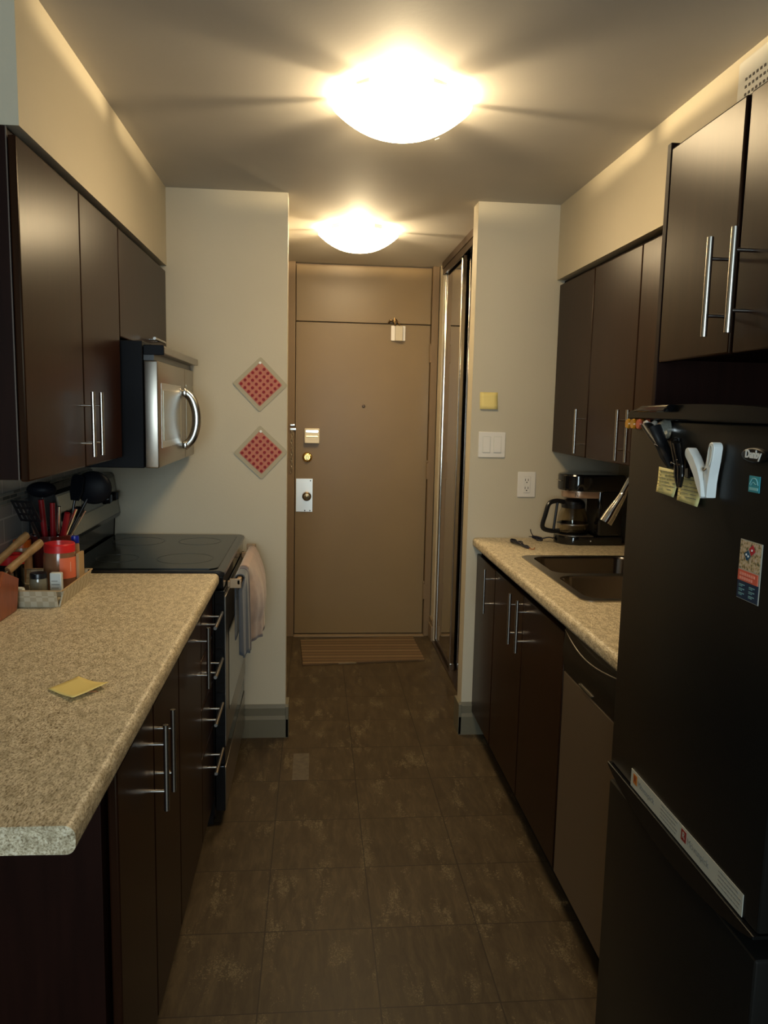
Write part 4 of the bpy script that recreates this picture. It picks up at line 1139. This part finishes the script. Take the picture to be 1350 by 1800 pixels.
knife((-0.815, 2.155, ZC + 0.112), (-0.762, 2.262, ZC + 0.172), 'wooden-handled knife, lower right one in the knife block')
knife((-0.845, 2.125, ZC + 0.128), (-0.800, 2.262, ZC + 0.192), 'wooden-handled knife, upper left one in the knife block')
t = thing('canister', (-0.912, 2.44, ZC), 'dark canister with red screw lid against the tiled wall beside the knives', 'canister')
MB().lathe((-0.912, 2.44, ZC), [(0.0, 0), (0.033, 0), (0.036, 0.005), (0.036, 0.075), (0, 0.075)], seg=32).obj('body', 'black_gloss', t)
MB().lathe((-0.912, 2.44, ZC), [(0.0375, 0.075), (0.0375, 0.100), (0.034, 0.104), (0.030, 0.098), (0, 0.098)], seg=32).obj('lid', 'red_lid', t)

# utensil crock and utensils
cx, cy = -0.838, 2.590
t = thing('utensil_crock', (cx, cy, ZC), 'dark red crock full of cooking utensils beside the stove', 'crock')
MB().lathe((cx, cy, ZC), [(0.0, 0), (0.055, 0), (0.060, 0.008), (0.064, 0.07), (0.066, 0.138), (0.066, 0.143), (0.060, 0.143), (0.058, 0.07), (0.054, 0.01), (0, 0.01)], seg=40).obj('vessel', 'crock_red', t)
def utensil(name, base, top, hmat, head, label, cat='utensil', r=0.0045):
    hx, hy = top[0] - cx, top[1] - cy
    L_ = math.hypot(hx, hy) or 1e-6
    f_ = 0.123 / (top[2] - ZC - 0.02)
    b__ = max(-0.012, min(0.035, 0.45 * L_, (0.053 - f_ * L_) / (1 - f_)))
    base = (cx + hx / L_ * b__, cy + hy / L_ * b__, ZC + 0.02)
    t = thing(name, base, label, cat, 'utensils in the crock')
    b_, p = Vector(base), Vector(top)
    MB().tube([b_, b_ * .5 + p * .5, p], [r, r * 1.1, r], seg=10).obj('shaft', hmat, t, angle=60)
    if head: head(t, b_, p)
    return t
def base_at(dx, dy): return (cx + dx, cy + dy, ZC + 0.02)
def slotted(t, b_, p):
    d = (p - b_).normalized()
    M_ = Matrix.Translation(p) @ d.to_track_quat('Z', 'Y').to_matrix().to_4x4()
    m = MB()
    for i in range(5): m.box(-0.036 + i * 0.016, -0.0285 + i * 0.016, -0.0015, 0.0015, 0.0, 0.080, M=M_)
    for z in (0.0, 0.024, 0.049, 0.074): m.box(-0.036, 0.036, -0.0015, 0.0015, z, z + 0.007, M=M_)
    m.obj('slotted_head', 'black_plastic', t)
def ladle(rr, sc=(1, 1, 0.7)):
    def f(t, b_, p):
        m = MB().ball(p, rr, sc); m.obj('bowl_head', 'black_satin', t, angle=70)
    return f
def paddle(w, h, mat_='black_satin'):
    def f(t, b_, p):
        d = (p - b_).normalized()
        M_ = Matrix.Translation(p) @ Matrix.Rotation(R(20), 4, 'Z') @ d.to_track_quat('Z', 'Y').to_matrix().to_4x4()
        MB().prism([(-w * .6, 0), (w * .6, 0), (w, h * .35), (w * .95, h * .9), (w * .6, h), (-w * .6, h), (-w * .95, h * .9), (-w, h * .35)], 'Y', -0.0025, 0.0025, 0.001, M=M_).obj('flat_head', mat_, t)
    return f
utensil('slotted_turner', base_at(0.01, -0.02), (-0.868, 2.495, 1.115), 'black_plastic', slotted, 'black slotted turner leaning left out of the crock')
utensil('ladle', base_at(-0.01, 0.0), (-0.862, 2.58, 1.205), 'black_plastic', ladle(0.046, (1, .7, .55)), 'black ladle with its round head up in the crock')
utensil('serving_spoon', base_at(-0.02, -0.02), (-0.722, 2.655, 1.205), 'black_plastic', ladle(0.060, (1, .35, .92)), 'large black serving spoon leaning right out of the crock')
utensil('pasta_server', base_at(0.0, 0.02), (-0.775, 2.63, 1.165), 'black_plastic', paddle(0.032, 0.085), 'black flat turner standing upright in the middle of the crock')
utensil('peeler', base_at(0.01, -0.03), (-0.858, 2.56, 1.175), 'red_plastic', None, 'bright red utensil handle, left one in the crock', r=0.009)
utensil('scissors', base_at(0.0, -0.03), (-0.825, 2.565, 1.165), 'red_plastic', None, 'dark red utensil handle near the crock centre', r=0.008)
utensil('bottle_opener', base_at(0.01, -0.02), (-0.775, 2.55, 1.135), 'red_plastic', None, 'short red utensil handle, right one in the crock', r=0.009)
utensil('whisk', base_at(0.02, -0.04), (-0.800, 2.55, 1.155), 'chrome', None, 'steel whisk handle leaning in the crock', r=0.006)
utensil('tongs', base_at(0.03, -0.03), (-0.748, 2.55, 1.150), 'chrome', None, 'bright steel tongs at the right of the crock', r=0.007)
utensil('butter_knife', base_at(0.045, -0.01), (-0.722, 2.56, 1.142), 'stainless_bright', None, 'thin steel rod leaning furthest right in the crock', r=0.003)
utensil('fork', base_at(-0.03, -0.03), (-0.885, 2.55, 1.095), 'chrome', None, 'thin steel fork leaning left in the crock', r=0.0035)

# ================================================================== ON THE WALLS
def trivet(cxx, cz, half, label, rot=45):
    t = thing('trivet', (cxx, YB, cz - half), label, 'trivet', 'red dotted square trivets')
    def sq(h, r, k=5):
        pts = rrect(-h, h, -h, h, r, k); c, s = math.cos(R(rot)), math.sin(R(rot))
        return [(cxx + c * a - s * b_, cz + s * a + c * b_) for a, b_ in pts]
    s2 = half / math.sqrt(2)
    MB().prism(sq(s2, 0.008), 'Y', YB - 0.005, YB - 0.0005, 0.001).obj('plate', 'trivet_clear', t)
    MB().prism(sq(s2 * 0.80, 0.004), 'Y', YB - 0.0060, YB - 0.0048).obj('pink_field', 'trivet_pink', t)
    m = MB(); c, s = math.cos(R(rot)), math.sin(R(rot))
    for i in range(6):
        for j in range(6):
            if i == 5 and j == 5: continue
            a, b_ = (i - 2.5) * s2 * 0.272, (j - 2.5) * s2 * 0.272
            x, z = cxx + c * a - s * b_, cz + s * a + c * b_
            m.cyl((x, YB - 0.0055, z), (x, YB - 0.0085, z), s2 * 0.080, seg=16)
    m.obj('dot', 'trivet_red', t)
    MB().cyl((cxx, YB - 0.004, cz + half * 0.77), (cxx, YB - 0.010, cz + half * 0.77), 0.0055, seg=16).obj('hanging_hook', 'white_plastic', t)
    return t
trivet(-0.231, 1.574, 0.117, 'square trivet with red dots hung diagonally on the left pier, upper one', 44)
trivet(-0.228, 1.284, 0.117, 'square trivet with red dots hung diagonally on the left pier, lower one', 47)
# sticky on right pier
m = MB(); bm_ = m.bm; rows = []
for j in range(5):
    v = j / 4; row = []
    for i in range(5):
        u = i / 4
        row.append(bm_.verts.new((0.722 + 0.079 * u, YB - 0.0012 - 0.010 * (1 - v) ** 2, 1.490 + 0.073 * v)))
    rows.append(row)
for a, b_ in zip(rows, rows[1:]):
    for i in range(4): bm_.faces.new((a[i], a[i + 1], b_[i + 1], b_[i]))
o = m.obj('sticky_note', 'sticky_yellow'); sm = o.modifiers.new('s', 'SOLIDIFY'); sm.thickness = 0.0006
tag(o, 'yellow sticky note on the right pier above the light switch', 'sticky note', 'sticky notes')
# switch
t = thing('light_switch', (0.782, YB, 1.277), 'white double rocker light switch on the right pier', 'light switch')
MB().box(0.722, 0.843, YB - 0.007, YB - 0.0003, 1.278, 1.391, 0.003).obj('wall_plate', 'white_plastic', t)
for x in (0.758, 0.807):
    MB().box(x - 0.018, x + 0.018, YB - 0.0078, YB - 0.006, 1.298, 1.371, 0.0005).obj('rocker_frame', 'vent_plastic', t)
    MB().prism([(YB - 0.0070, 1.301), (YB - 0.0115, 1.301), (YB - 0.0085, 1.368), (YB - 0.0070, 1.368)], 'X', x - 0.0155, x + 0.0155, 0.0005).obj('rocker', 'white_plastic', t)
# outlet
t = thing('wall_outlet', (0.947, YB, 1.10), 'white double wall outlet above the right counter left of the coffee maker', 'outlet')
MB().box(0.906, 0.988, YB - 0.006, YB - 0.0003, 1.103, 1.217, 0.003).obj('wall_plate', 'white_plastic', t)
MB().box(0.930, 0.964, YB - 0.0085, YB - 0.005, 1.123, 1.197, 0.002).obj('socket_face', 'white_plastic', t)
m = MB()
for z in (1.142, 1.178):
    m.box(0.939, 0.9415, YB - 0.0092, YB - 0.0080, z - 0.002, z + 0.008).box(0.952, 0.9545, YB - 0.0092, YB - 0.0080, z - 0.002, z + 0.008)
    m.cyl((0.947, YB - 0.0080, z - 0.008), (0.947, YB - 0.0092, z - 0.008), 0.0028, seg=10)
m.obj('socket_slot', 'slot_dark', t)
# vent on right soffit
t = thing('air_vent', (1.043, 1.80, 2.10), 'white perforated air vent high on the right soffit at picture edge', 'air vent')
MB().box(1.022, 1.0425, 1.60, 1.965, 2.115, 2.335, 0.006).obj('housing', 'vent_plastic', t)
m = MB()
for i in range(18):
    for j in range(9):
        m.box(1.0205, 1.0225, 1.918 - i * 0.016, 1.925 - i * 0.016, 2.140 + j * 0.0175, 2.146 + j * 0.0175)
o = m.obj('vent_slot', 'closet_dark', t); o['kind'] = 'stuff'

# doormat
m = MB()
A = [(-0.053, 4.412), (0.668, 4.487), (0.655, 4.965), (-0.075, 4.890)]
m.prism(A, 'Z', 0.0, 0.012, 0.003)
tag(m.obj('doormat', 'doormat_coir'), 'brown striped doormat on the floor before the entrance door', 'doormat')
m = MB().box(-0.075, -0.008, 3.005, 3.250, 0.0002, 0.0008)
tag(m.obj('tape_patch', 'tape_film'), 'clear rectangular tape patch stuck on the floor tiles', 'tape')
